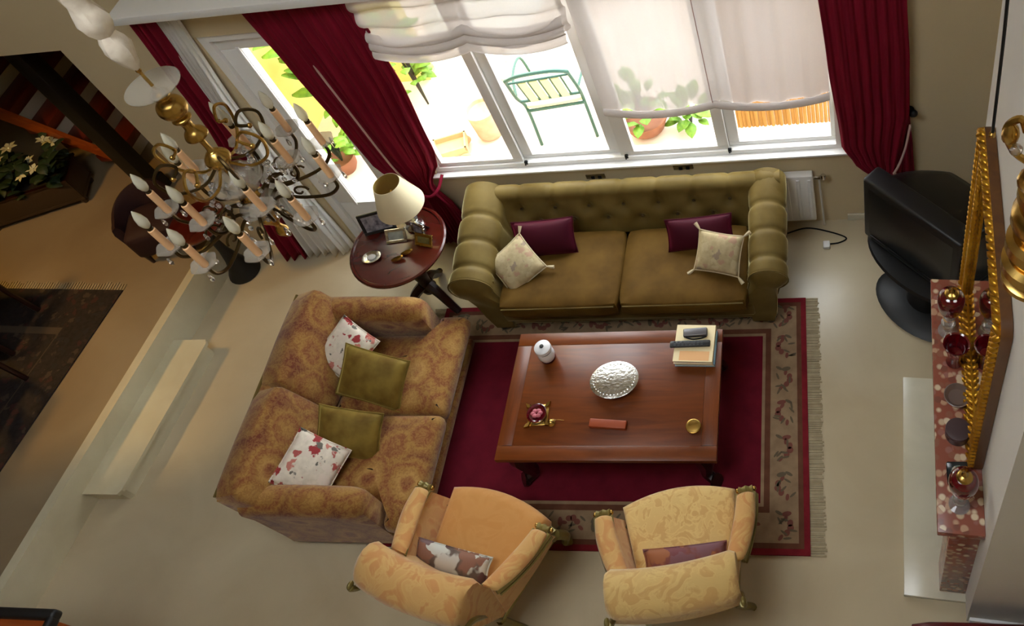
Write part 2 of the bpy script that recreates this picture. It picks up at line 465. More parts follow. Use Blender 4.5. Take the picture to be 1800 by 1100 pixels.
# pale riser edging of the platform, and the single step against it
b = bm()
pts = [(edge_x(y)+d, y) for y, d in ((-4, .02), (3.81, .02), (3.81, -.05), (-4, -.05))]
loft(b, [[(x, y, 0.0) for x, y in pts], [(x, y, .306) for x, y in pts]])
struct('trim_1', b, step_m, smooth=False)
st = thing('platform_step', 'pale marble step against the raised dining floor', 'step')
def stepprism(z0, z1, over):
    y0, y1 = 1.71-over, 2.86+over
    p = [(edge_x(y0)+.02, y0), (edge_x(y0)+.29+over, y0), (edge_x(y0)+.31+over, y0+.03), (edge_x(y1)+.31+over, y1-.03), (edge_x(y1)+.29+over, y1), (edge_x(y1)+.02, y1)]
    return loft(bm(), [[(x, y, z0) for x, y in p], [(x, y, z1) for x, y in p]])
part('riser', stepprism(0, .12, -.02), step_m, st, smooth=False)
part('tread', stepprism(.12, .15, .0), step_m, st, smooth=False)

# pelmet shelf over door and curtains
struct('trim_2', box(bm(), -4.14, 3.6, 2.50, .75, 3.81, 2.555, .006), white_m)
struct('baseboard_back', box(bm(), .02, 3.795, 0, 1.2, 3.81, .07, .003), hearth_m)

# window with four sashes
win = struct('window_1', box(box(box(box(bm(), -2.88, 3.83, .77, .02, 3.93, .815), -2.88, 3.83, 2.36, .02, 3.93, 2.42), -2.88, 3.83, .815, -2.85, 3.93, 2.36), -.03, 3.83, .815, .02, 3.93, 2.36), white_m, smooth=False)
for k, (x0, x1) in enumerate(((-2.85, -2.21), (-2.21, -1.50), (-1.50, -.745), (-.745, -.03))):
    l = [.03, .07, .10, .075][k]; r = [.07, .08, .075, .03][k]
    y0 = 3.845 + .03*(k % 2)
    b = box(bm(), x0, y0, .815, x1, y0+.045, .85, .004); box(b, x0, y0, 2.30, x1, y0+.045, 2.36, .004)
    box(b, x0, y0, .85, x0+l, y0+.045, 2.30, .004); box(b, x1-r, y0, .85, x1, y0+.045, 2.30, .004)
    s = part('sash', b, white_m, win)
    part('pane', box(bm(), x0+l-.005, y0+.02, .845, x1-r+.005, y0+.026, 2.305), pane_m, s, smooth=False)
part('sill', box(bm(), -2.9, 3.775, .755, .04, 3.84, .775, .005), white_m, win)
for x in (-2.19, -1.46, -.74):
    part('latch', box(box(bm(), x-.012, 3.825, .80, x+.012, 3.845, .83, .004), x-.005, 3.81, .81, x+.005, 3.83, .82), iron, win)

# terrace door, left of the window
dr = struct('door_1', box(box(box(bm(), -3.9, 3.83, 0, -3.84, 3.94, 2.2), -3.31, 3.83, 0, -3.25, 3.94, 2.2), -3.84, 3.83, 2.14, -3.31, 3.94, 2.2), white_m, smooth=False)
b = box(bm(), -3.84, 3.86, .03, -3.31, 3.91, .44, .006); box(b, -3.84, 3.86, 2.04, -3.31, 3.91, 2.14, .006)
box(b, -3.84, 3.86, .44, -3.69, 3.91, 2.04, .006); box(b, -3.40, 3.86, .44, -3.31, 3.91, 2.04, .006)
box(b, -3.72, 3.85, .42, -3.695, 3.92, 2.06, .004)
lf = part('door_leaf', b, white_m, dr)
part('pane', box(bm(), -3.70, 3.882, .43, -3.39, 3.888, 2.05), pane_m, lf, smooth=False)
part('threshold', box(bm(), -3.9, 3.80, 0, -3.25, 3.95, .03, .005), hearth_m, dr)

# ------------------------------------------------------------------ fabric at the windows
def pw(pts, v):
    for (a, x), (c, y) in zip(pts, pts[1:]):
        if v <= c:
            t = (v-a)/(c-a) if c > a else 0
            t = t*t*(3-2*t)*.5 + t*.5
            return x+(y-x)*t
    return pts[-1][1]
def drape(name, label, left, right, ys, amp, folds, mat, cat='curtain', nu=60, nv=34, parent=None, group=None, ph=0.0, thick=.006):
    z0 = left[0][0]; z1 = left[-1][0]
    def f(u, v):
        z = z0+(z1-z0)*v
        L_ = [(-p[0], p[1]) for p in left]; R_ = [(-p[0], p[1]) for p in right]
        xl, xr = pw(L_, -z), pw(R_, -z)
        a = pw([(-p[0], p[1]) for p in amp], -z)
        uu = u + .02*math.sin(7*u+5*v)
        return (xl+(xr-xl)*u, pw([(-p[0], p[1]) for p in ys], -z) - a*(.5+.5*math.sin(2*PI*folds*uu+ph)) - .25*a*math.sin(2*PI*folds*2.3*u+1+3*v), z)
    b = surf(bm(), f, nu, nv)
    o = part(name, b, mat, parent, ang=180)
    md = o.modifiers.new('thickness', 'SOLIDIFY'); md.thickness = thick; md.offset = 0
    if not parent: props(o, label, cat, group)
    return o
# curtain of the door (left of the pale lining line)
c1 = thing('velvet_curtain', 'dark red curtain covering the terrace door, left of its pale lining edge', 'curtain')
drape('drop', None, [(2.50, -3.42), (1.96, -3.36), (1.34, -3.30), (.95, -3.27), (.78, -3.17), (.55, -3.1), (.02, -3.14)],
      [(2.50, -3.125), (1.6, -3.08), (1.08, -3.04), (.80, -2.98), (.55, -2.95), (.02, -2.9)], [(2.50, 3.76), (.02, 3.77)], [(2.50, .018), (.9, .014), (.02, .03)], 6, redc, parent=c1)
b = tube(bm(), curve([(-3.115, 3.655, 2.03), (-3.083, 3.65, 1.6), (-3.045, 3.65, 1.08), (-3.0, 3.65, .85)], 6), [.003]+[.007]*17+[.008], 6)
part('lining_edge', b, lining, c1, 'pale lining edge')
c2 = thing('velvet_curtain', 'dark red curtain gathered at the left end of the window', 'curtain')
drape('drop', None, [(2.50, -3.10), (1.6, -3.06), (1.08, -3.02), (.86, -2.99), (.74, -2.96), (.55, -2.95), (.02, -2.98)],
      [(2.50, -2.70), (2.12, -2.68), (1.79, -2.67), (1.14, -2.72), (.98, -2.765), (.88, -2.83), (.78, -2.9), (.70, -2.9), (.5, -2.84), (.02, -2.80)],
      [(2.50, 3.74), (1.1, 3.72), (.8, 3.74), (.02, 3.77)], [(2.50, .02), (1.1, .04), (.75, .035), (.02, .05)], 5, redc, parent=c2)
part('tieback', tube(bm(), curve([(-3.0, 3.76, .80), (-2.98, 3.66, .76), (-2.90, 3.63, .74), (-2.84, 3.68, .76), (-2.82, 3.78, .80)], 5), .012, 8), redc, c2)
# right-hand curtain with its swag
c3 = thing('velvet_curtain', 'dark red curtain swagged back to the right of the window, behind the television', 'curtain')
drape('swag', None, [(2.50, -.10), (1.64, -.05), (.9, .005), (.74, .08), (.64, .16), (.585, .24), (.56, .30)],
      [(2.50, .38), (2.09, .39), (1.59, .417), (1.15, .425), (.95, .40), (.72, .36), (.56, .32)], [(2.50, 3.76), (1.0, 3.74), (.56, 3.72)], [(2.50, .018), (1.0, .024), (.56, .024)], 7, redc, parent=c3)
drape('tail', None, [(1.12, .40), (.8, .37), (.5, .35), (.02, .33)], [(1.12, .43), (.8, .455), (.5, .475), (.02, .50)], [(1.12, 3.775), (.02, 3.775)], [(1.12, .01), (.5, .04), (.02, .04)], 2, redc, parent=c3, nu=24)
part('tieback_cord', tube(bm(), curve([(.43, 3.72, 1.08), (.40, 3.685, .9), (.36, 3.67, .75), (.33, 3.68, .66)], 5), .008, 6), lining, c3)
hk = thing('curtain_hook', 'small dark metal tieback hook on the wall beside the right curtain', 'hook')
part('stem', tube(bm(), curve([(.43, 3.808, 1.13), (.44, 3.76, 1.12), (.45, 3.74, 1.15)], 4), .01, 6), iron, hk)
part('knob', ball(bm(), (.452, 3.735, 1.165), .024, u=10, v=8), iron, hk)
part('rosette', lathe(bm(), [(.03, 0), (.032, .008), (.01, .012)], 12, T(.43, 3.808, 1.13) @ RX(PI/2)), iron, hk)
# left edge: red curtain and white voile in front of the door jamb
c4 = drape('velvet_curtain', 'narrow dark red curtain at the far left of the terrace door, behind the chandelier', [(2.50, -4.10), (1.8, -4.15), (.02, -4.46)], [(2.50, -3.96), (1.8, -4.02), (.02, -4.28)], [(2.50, 3.74), (.02, 3.74)], [(2.50, .06), (.02, .09)], 2.5, redc)
c5 = drape('voile_curtain', 'white sheer curtain hanging full length beside the terrace door', [(2.50, -3.97), (1.8, -4.02), (.02, -4.27)], [(2.50, -3.84), (1.6, -3.93), (.7, -3.93), (.02, -3.90)], [(2.50, 3.77), (.02, 3.76)], [(2.50, .05), (.02, .09)], 5, sheer2, nu=80, thick=0.002)

# roman blinds of white voile
def blind_surface(x0, x1, zt, zb, y, swags, depth, plump):
    def f(u, v):
        k = (u*swags) % 1.0
        sag = math.sin(PI*k)**.8
        zz = zb - depth*sag
        z = zt + (zz-zt)*v
        yy = y - plump*math.sin(PI*min(1, max(0, (v-.55)/.45)))*(.4+.6*sag) - .014*math.sin(2*PI*swags*3.3*u+.8)*(.4+.6*v) - .006*math.sin(2*PI*swags*7*u+2*v)
        return (x0+(x1-x0)*u, yy, z)
    return surf(bm(), f, 60, 40)
bl = thing('roman_blind', 'raised white voile roman blind bunched over the two left window panes', 'blind')
def bunch(u, v):
    x = -2.72+(1.24)*u
    sag = math.sin(PI*((u*2) % 1.0))**.7
    z = 2.46 - .40*v - .045*sag*v + .03*u*v
    y = 3.74 - .075*abs(math.sin(PI*v*3.1+.8*sag))*(.5+.5*sag) - .02*sag - .01*math.sin(20*u+6*v)
    return (x, y, z)
o = part('fabric', surf(bm(), bunch, 70, 44), sheer, bl, ang=180)
for k in range(3):
    def fold(u, v, k=k):
        x = -2.70+1.2*u; sag = math.sin(PI*((u*2) % 1))**.8
        z = 2.17 - .055*k - .06*sag; a = v*PI
        return (x, 3.70 - .035*math.sin(a) - .01*k, z + .035*math.cos(a))
    part('fold', surf(bm(), fold, 50, 6), sheer, bl, ang=180)
bl2 = thing('roman_blind', 'lowered white voile roman blind over the two right window panes', 'blind')
part('fabric', blind_surface(-1.46, -.05, 2.46, 1.40, 3.74, 2, .055, .03), sheer, bl2, ang=180)
def hem(u, v):
    sag = math.sin(PI*((u*2) % 1.0))**.8
    a = v*2*PI
    return (-1.46+1.41*u, 3.72 + .022*math.cos(a), 1.385 - .055*sag + .028*math.sin(a))
part('rolled_hem', surf(bm(), hem, 50, 8), sheer, bl2, ang=180)
part('cord', tube(bm(), [(-.76, 3.70, 2.4), (-.76, 3.70, 1.42)], .003, 5), lining, bl2)

# ------------------------------------------------------------------ terrace outside
struct('ground_terrace', box(bm(), -4.7, 3.96, -.1, 6, 12, .05), tiles_m, smooth=False)
gw = struct('wall_garden', box(bm(), -4.7, 9.0, 0, 6, 9.2, 1.3), plaster, smooth=False)
yb = struct('wall_yellow_house', box(box(bm(), -4.708, 5.6, 0, -3.72, 5.75, 3.0), -4.708, 3.97, .05, -4.69, 5.6, 3.0), yellowp, smooth=False)
b = bm()
fen = thing('bamboo_fence', 'yellow brown bamboo screen on the terrace outside the right window pane', 'fence', (0, 4.72, .05))
for k in range(44):
    x = -.84+k*.032
    part('cane', tube(bm(), [(x, .004*math.sin(k*3), .03), (x, .004*math.sin(k*3), 1.5+.05*math.sin(k*1.7))], .0175, 6), bamboo, fen)
part('rail', tube(bm(), [(-.86, .03, .7), (.56, .03, .7)], .018, 6), bamboo, fen)
# green metal terrace chair with cream slats
def terrace_chair(label, loc, rz, paint, cushion_m):
    t = thing('terrace_chair', label, 'chair', loc, rz)
    for s in (-1, 1):
        part('back_leg', tube(bm(), curve([(.24*s, 0, 0), (.235*s, .02, .42), (.25*s, -.06, .62), (.24*s, -.16, .9)], 4), .014, 6), paint, t)
        part('front_leg', tube(bm(), [(.23*s, .42, 0), (.23*s, .42, .43)], .014, 6), paint, t)
        part('armrest', tube(bm(), curve([(.25*s, -.05, .64), (.29*s, .18, .66), (.27*s, .42, .62), (.23*s, .42, .43)], 4), .012, 6), paint, t)
    part('seat', cushion(bm(), -.23, .0, .42, .23, .44, .47, .02, .01), cushion_m, t)
    part('seat_rail', tube(bm(), [(-.235, .0, .41), (.235, .0, .41)], .014, 6), paint, t)
    part('top_rail', tube(bm(), curve([(-.245, -.16, .9), (-.12, -.185, .955), (.12, -.185, .955), (.245, -.16, .9)], 5), .016, 6), paint, t)
    part('lower_rail', tube(bm(), [(-.24, -.03, .55), (.24, -.03, .55)], .013, 6), paint, t)
    part('mid_rail', tube(bm(), [(-.245, -.145, .86), (.245, -.145, .86)], .01, 6), paint, t)
    for k in range(5):
        x = -.17+.085*k
        part('slat', tube(bm(), [(x, -.03, .55), (x, -.145, .86)], .008, 6), paint, t)
        if cushion_m is canvas and k < 4:
            part('back_band', box(bm(), x+.012, -.008, 0, x+.073, .004, .33, .003, 1, T(0, -.035, .54) @ RX(.355)), cushion_m, t)
    return t
terrace_chair('green metal terrace chair with cream bands, seen through the second window pane', (-2.23, 4.72, .05), .12, greenpaint, canvas)
terrace_chair('blue metal terrace chair behind the round white table', (-2.25, 6.6, .05), .3, bluepaint, bluepaint)
t = thing('terrace_table', 'round white garden table on the terrace', 'table', (-2.95, 5.7, .05))
part('table_top', lathe(bm(), [(.02, .70), (.52, .70), (.54, .715), (.52, .73), (.02, .73)], 32), plaster, t)
part('pedestal', lathe(bm(), [(.2, 0), (.2, .03), (.04, .08), (.035, .6), (.09, .70)], 16), plaster, t)
t = thing('wicker_planter', 'pale terracotta round planter outside the left window pane', 'planter', (-2.95, 4.86, .05))
part('pot', lathe(bm(), [(.09, 0), (.115, .04), (.13, .27), (.14, .31), (.12, .31), (.11, .28), (.01, .26)], 24), rattan, t)
t = thing('wooden_trolley', 'small wooden toy trolley outside the left window pane', 'trolley', (-3.22, 4.62, .05), .3)
trw = M('pale_wood', (206, 176, 132), .7)
part('tray', box(box(box(box(box(bm(), -.14, -.1, .10, .14, .1, .12), -.14, -.1, .12, -.125, .1, .17), .125, -.1, .12, .14, .1, .17), -.14, -.1, .12, .14, -.085, .17), -.14, .085, .12, .14, .1, .17), trw, t, smooth=False)
for sx in (-1, 1):
    for sy in (-1, 1):
        part('wheel', lathe(bm(), [(.05, -.01), (.055, 0), (.05, .01)], 14, T(.1*sx, .11*sy, .055) @ RX(PI/2)), trw, t)
part('handle', tube(bm(), [(-.14, -.08, .12), (-.3, -.08, .36), (-.3, .08, .36), (-.14, .08, .12)], .01, 6), trw, t)
def leafy(name, label, loc, n, spread, h, size, mat, pot=None, seed=1, cat='plant'):
    t = thing(name, label, cat, loc)
    rnd = random.Random(seed)
    if pot: part('pot', lathe(bm(), pot, 22), terra, t)
    z0 = pot[-1][1] if pot else 0
    b = bm()
    for k in range(7):
        a = rnd.random()*2*PI; r = spread*.5*rnd.random()
        tube(b, [(0, 0, z0), (r*math.cos(a), r*math.sin(a), z0+h*.8)], .008, 5)
    part('stem', b, leafd, t)
    proto = None
    for k in range(n):
        a = rnd.random()*2*PI; r = spread*math.sqrt(rnd.random()); z = z0+h*(.25+.75*rnd.random())
        mm = T(r*math.cos(a), r*math.sin(a), z) @ RZ(a) @ RY(-.9+1.2*rnd.random()) @ Matrix.Scale(size*(.7+.6*rnd.random()), 4)
        if proto is None:
            bb = bm()
            def lf(u, v):
                w_ = .32*math.sin(PI*u)**.8*(v-.5)*2
                return (u, w_, .18*math.sin(PI*u)-.10*abs(v-.5)*2)
            surf(bb, lf, 5, 2); proto = part('leaf', bb, mat, t, ang=180); proto.matrix_local = mm
        else: share(proto, 'leaf', t, m=mm)
    return t
leafy('terracotta_bowl', 'terracotta bowl planter with a green plant outside the third window pane', (-1.56, 4.78, .05), 30, .16, .3, .14, leafm, [(.09, 0), (.15, .05), (.19, .15), (.2, .19), (.18, .19), (.16, .14), (.01, .13)], 3)
leafy('leafy_plant', 'bright yellow green plant beside the terracotta bowl', (-1.20, 4.83, .05), 30, .09, .2, .14, leafm, None, 5)
leafy('leafy_shrub', 'tall green shrub outside the terrace door', (-4.24, 5.05, .05), 70, .2, 1.25, .18, leafm, None, 6)
leafy('leafy_shrub', 'green shrub by the yellow wall outside the left window pane', (-3.66, 5.28, .05), 40, .12, 1.0, .15, leafm, None, 8)
leafy('potted_plant', 'low green plant in a small pink pot close to the terrace door', (-4.2, 4.55, .05), 34, .14, .3, .14, leafm, [(.07, 0), (.10, .05), (.12, .16), (.11, .16), (.10, .13), (.01, .12)], 9)

# ------------------------------------------------------------------ big rug
rug = thing('living_room_rug', 'dark red rug with beige floral border under the coffee table', 'rug', (-1.618, 2.305, 0))
RX0, RY0 = 1.322, .845
def frame(x, y, w_, z=.012):
    b = bm()
    for (x0, y0, x1, y1) in ((-x, -y, x, -y+w_), (-x, y-w_, x, y), (-x, -y+w_, -x+w_, y-w_), (x-w_, -y+w_, x, y-w_)):
        box(b, x0, y0, 0, x1, y1, z)
    return b
part('edge_band', frame(RX0, RY0, .035), rug_r, rug, smooth=False)
part('outer_line', frame(RX0-.035, RY0-.035, .03, .013), rug_n, rug, smooth=False)
part('border', frame(RX0-.065, RY0-.065, .17, .0125), rug_b, rug, smooth=False)
part('inner_line', frame(RX0-.235, RY0-.235, .035, .013), rug_n, rug, smooth=False)
part('inner_border_line', frame(RX0-.262, RY0-.262, .028, .0125), rug_b, rug, smooth=False)
fx, fy = RX0-.29, RY0-.29
part('field', box(bm(), -fx, -fy, 0, fx, fy, .0128), rug_f, rug, smooth=False)
bmo, bgr = bm(), bm()
def motif(cx, cy, ang, k):
    m = T(cx, cy, .0137) @ RZ(ang)
    rn = random.Random(k)
    sg = 1 if k % 2 else -1
    def blob(b, px, py, l, w_, a):
        vs = [b.verts.new(m @ Vector((px+math.cos(a)*l*math.cos(q)/2-math.sin(a)*w_*math.sin(q)/2, py+math.sin(a)*l*math.cos(q)/2+math.cos(a)*w_*math.sin(q)/2, .0003 if b is bgr else 0))) for q in [i*PI/5 for i in range(10)]]
        b.faces.new(vs)
    for q in range(5):
        a = q/4
        blob(bmo, .06*math.sin(a*2.6)*sg-.02*sg, -.055+.11*a, .042, .022+.018*math.sin(PI*a), 1.2+.5*sg*(a-.5))
    for q in range(6):
        blob(bgr, rn.uniform(-.06, .06), rn.uniform(-.075, .075), .05, .014, rn.uniform(0, 3))
    blob(bmo if k % 3 else bgr, .015*sg, .08, .06, .03, .2); blob(bgr, -.03*sg, .085, .05, .02, -.5)
bx, by = RX0-.15, RY0-.15
k = 0
for s in (-1, 1):
    n = 7
    for i in range(n):
        motif(s*bx, -by+2*by*(i/(n-1)), 0, k); k += 1
    for i in range(1, 11):
        motif(-bx+2*bx*i/11, s*by, PI/2, k); k += 1
part('border_motif', bmo, motr, rug, kind='stuff', smooth=False)
part('border_leaf_motif', bgr, motg, rug, kind='stuff', smooth=False)
b = bm()
for s in (-1, 1):
    for i in range(150):
        y = -RY0+.005+(2*RY0-.01)*i/149 + random.uniform(-.003, .003)
        x0 = s*RX0; x1 = s*(RX0+.085+random.uniform(-.01, .01))
        box(b, min(x0, x1), y-.0045, .001, max(x0, x1), y+.0045, .006)
part('fringe', b, rug_g, rug, kind='stuff', smooth=False)

# ------------------------------------------------------------------ coffee table
ct = thing('coffee_table', 'low reddish cherry wood coffee table on the red rug', 'table', (-1.455, 2.255, .0137))
ct.location.z = .013
H = .437
part('top_panel', box(bm(), -.5715, -.3315, H-.035, .5715, .3315, H-.0006, .0012), tblw, ct)
for (nm, x0, y0, x1, y1, mt) in (('frame_board', -.665, -.42, .665, -.332, tblw), ('frame_board', -.665, .332, .665, .42, tblw), ('frame_board', -.665, -.33, -.572, .33, tblw2), ('frame_board', .572, -.33, .665, .33, tblw2)):
    part(nm, box(bm(), x0, y0, H-.04, x1, y1, H, .003, 2), mt, ct)
b = bm()
for (x0, y0, x1, y1) in ((-.58, -.36, .58, -.335), (-.58, .335, .58, .36), (-.58, -.335, -.555, .335), (.555, -.335, .58, .335)):
    box(b, x0, y0, H-.115, x1, y1, H-.04, .003)
part('apron', b, darkw, ct)
for sx in (-1, 1):
    for sy in (-1, 1):
        pts = curve([(.555*sx, .335*sy, H-.05), (.575*sx, .35*sy, H-.15), (.56*sx, .345*sy, .16), (.55*sx, .345*sy, .06), (.59*sx, .375*sy, .035), (.615*sx, .39*sy, .045)], 5)
        n = len(pts)
        part('leg', tube(bm(), pts, [.075-.042*math.sin(min(1, i/n*1.2)*PI/2)+(.014 if i > n-6 else 0) for i in range(n)], 8), darkw, ct)

# things on the coffee table
TZ = .4502
t = thing('lidded_jar', 'small white ceramic jar with a dark holed lid on the coffee table', 'jar', (-1.90, 2.50, TZ))
t.scale = (1.2, 1.2, 1.3)
part('body', lathe(bm(), [(.025, 0), (.038, .008), (.046, .035), (.044, .06), (.034, .072)], 20), ceram, t)
part('base_ring', lathe(bm(), [(.030, 0), (.0405, .004), (.0405, .012), (.036, .014)], 20), burg, t, 'dark red foot ring')
part('collar', lathe(bm(), [(.036, .07), (.04, .075), (.04, .082), (.034, .084)], 20), black, t, 'dark band under the lid')
part('lid', lathe(bm(), [(.04, .083), (.046, .088), (.044, .105), (.03, .113), (.0, .115)], 20), ceram, t)
part('knob', lathe(bm(), [(.011, .113), (.011, .118), (.0, .119)], 12), black, t, 'black hole in the lid')
t = thing('silver_dish', 'oval silver dish with an embossed rim at the centre of the coffee table', 'dish', (-1.43, 2.31, TZ), .12)
t.scale = (.93, .74, 1.1)
b = lathe(bm(), [(.08, 0), (.10, .006), (.112, .03), (.118, .042), (.15, .052), (.16, .05), (.158, .058), (.118, .050), (.108, .034), (.098, .014), (.06, .012), (.05, .016), (.0, .014)], 44)
part('plate', b, silver, t)
b = bm()
for i in range(36):
    a = i*2*PI/36; ball(b, (.139*math.cos(a), .139*math.sin(a), .055), .011, (1, 1, .7), 6, 5)
part('rim_beading', b, silver, t, kind='stuff')
part('rim_wire', lathe(bm(), [(.155, .050), (.164, .053), (.164, .058), (.155, .06)], 44), silver, t)
bkz = TZ
t = thing('hardback_book', 'pale blue and white book at the bottom of the stack on the coffee table', 'book', (-.945, 2.535, bkz), -.03)
part('cover', box(box(box(bm(), -.125, -.115, 0, .125, .115, .004), -.125, -.115, .028, .125, .115, .032), .118, -.115, .004, .125, .115, .028), M('book_blue', (120, 156, 176), .5), t, smooth=False)
part('pages', box(bm(), -.12, -.111, .004, .118, .111, .028), M('paper', (232, 228, 214), .8), t, smooth=False)
t2 = thing('hardback_book', 'cream covered book on top of the stack on the coffee table', 'book', (-.95, 2.545, bkz+.032), -.045)
part('cover', box(box(box(bm(), -.122, -.125, 0, .122, .125, .004), -.122, -.125, .03, .122, .125, .034), .116, -.125, .004, .122, .125, .03), M('book_cream', (240, 222, 176), .5), t2, smooth=False)
part('pages', box(bm(), -.118, -.121, .004, .116, .121, .03), MATS['paper'], t2, smooth=False)
part('cover_picture', box(bm(), -.085, -.118, .034, .10, -.055, .0345), M('book_orange', (232, 178, 120), .5), t2, 'pale orange panel of the cover', smooth=False)
bz2 = bkz+.066
t = thing('remote_control', 'long black remote control lying across the cream book', 'remote', (-.975, 2.535, bz2+.0005), .02)
part('body', box(bm(), -.125, -.021, 0, .125, .021, .018, .006, 2), black, t)
for i in range(8):
    for j in range(3):
        part('button', box(bm(), -.10+.024*i, -.014+.011*j, .0175, -.088+.024*i, -.007+.011*j, .0195), M('button_grey', (60, 62, 66), .5), t, smooth=False)
t = thing('pocket_camera', 'small dark grey case beyond the remote control on the cream book', 'camera', (-.945, 2.605, bz2+.0005), .06)
part('body', box(bm(), -.075, -.024, 0, .075, .03, .03, .008, 3), M('grey_metal', (104, 102, 104), .35, .6), t)
part('strap', tube(bm(), curve([(-.06, -.024, .012), (-.02, -.036, .008), (.03, -.034, .008), (.07, -.024, .012)], 5), .005, 6), black, t)
t = thing('brass_ashtray', 'square brass dish with red glass bowl and pink contents on the coffee table', 'dish', (-1.895, 2.11, TZ), .1)
b = box(bm(), -.066, -.066, 0, .066, .066, .01, .003)
for sx in (-1, 1):
    for sy in (-1, 1):
        loft(b, [[(.035*sx, .035*sy, .008), (.075*sx, .05*sy, .008), (.078*sx, .078*sy, .008), (.05*sx, .075*sy, .008)], [(.04*sx, .04*sy, .022), (.07*sx, .054*sy, .022), (.078*sx, .078*sy, .028), (.054*sx, .07*sy, .022)]])
part('tray', b, brass, t)
part('bowl', lathe(bm(), [(.035, .01), (.058, .022), (.062, .04), (.058, .042), (.05, .03), (.0, .018)], 24), redglass, t)
b = bm()
for i in range(6):
    a = i*1.05; ball(b, (.022*math.cos(a), .018*math.sin(a), .036), .017, (1, .8, .6), 8, 6)
part('pink_sweet', b, M('pink_wrap', (206, 110, 124), .4), t, kind='stuff')
t = thing('brass_key', 'small brass fob with a trailing chain beside the square dish', 'key fob', (-1.80, 2.06, TZ))
part('fob', lathe(bm(), [(.01, 0), (.024, .004), (.026, .014), (.016, .03), (.006, .036)], 14), brass, t)
b = bm()
for i in range(6):
    ball(b, (.02+.010*i, .02+.002*math.sin(i), .004), .004, u=6, v=5)
part('chain', b, brass, t, kind='stuff')
t = thing('wooden_box', 'long narrow orange brown wooden box near the front of the coffee table', 'box', (-1.445, 2.045, TZ), -.07)
part('case', box(bm(), -.113, -.025, 0, .113, .025, .022, .004), M('orange_leather', (150, 64, 24), .45), t)
part('lid', box(bm(), -.114, -.026, .0225, .114, .026, .034, .005, 3), MATS['orange_leather'], t)
t = thing('brass_bowl', 'tiny round brass bowl at the right front of the coffee table', 'bowl', (-.925, 2.02, TZ))
part('bowl', lathe(bm(), [(.018, 0), (.024, .004), (.036, .02), (.042, .044), (.038, .046), (.028, .02), (.016, .010), (.0, .010)], 22), brass, t)
part('rim', lathe(bm(), [(.034, .044), (.044, .043), (.046, .048), (.042, .053), (.034, .05)], 22), brass, t, ang=80)

# ------------------------------------------------------------------ green velvet sofa
so = thing('chesterfield_sofa', 'olive green velvet chesterfield sofa with tufted back under the window', 'sofa', (-1.5, 3.32, 0))
b = box(bm(), -1.0, -.36, .07, 1.02, .36, .31, .02, 3)
part('base', b, velvet, so)
part('front_rail', cushion(bm(), -.86, -.40, .16, .88, -.33, .305, .02, .008), velvet, so)
for i, (x0, x1) in enumerate(((-.835, .005), (.005, .86))):
    c = part('seat_cushion', cushion(bm(), x0+.004, -.455, .29, x1-.004, .16, .455, .045, .018), seatv, so)
    pts = [(x0+.03, -.456, .425), (x1-.03, -.456, .425)]
    part('piping', tube(bm(), pts, .006, 6), velvet, c)
# back: swept section with rolled top and buttoned face
btn_m = M('button_velvet', (70, 52, 22), .7)
btn_top = [(-.74+.247*i, .60) for i in range(7)]
btn_low = [(-.62+.247*i, .50) for i in range(6)]
def dimple(x, z):
    d = 0
    for (bx_, bz_) in btn_top+btn_low:
        r2 = ((x-bx_)**2+((z-bz_)*1.0)**2)
        d += .036*math.exp(-r2/.0013) + .012*math.exp(-r2/.008)
    for (bx_, bz_) in btn_top:
        d += .010*math.exp(-((x-bx_)/.016)**2)*max(0, min(1, (z-bz_)/.04))
    return d
def back_f(u, v):
    x = -1.07+2.16*u
    if v < .5:
        t_ = v/.5; z = .40+.28*t_; y = .165+.10*t_ + dimple(x, z) - .02*math.sin(PI*t_)
        return (x, y, z)
    t_ = (v-.5)/.5; a = PI*(1.0-1.55*t_)
    pleat = .010*sum(math.exp(-((x-q[0])/.018)**2) for q in btn_top)
    r = .068-pleat
    return (x, .333+r*math.cos(a)*1.0, .685+r*math.sin(a)*.95)
part('backrest', surf(bm(), back_f, 130, 44), velvet, so, ang=180)
part('back_panel', box(bm(), -1.02, .30, .10, 1.04, .385, .69, .02), velvet, so)
for (bx_, bz_) in btn_top+btn_low:
    t_ = (bz_-.40)/.28
    part('button', ball(bm(), (bx_, .165+.10*t_+.022, bz_), .013, (1, .7, 1), 8, 6), btn_m, so)
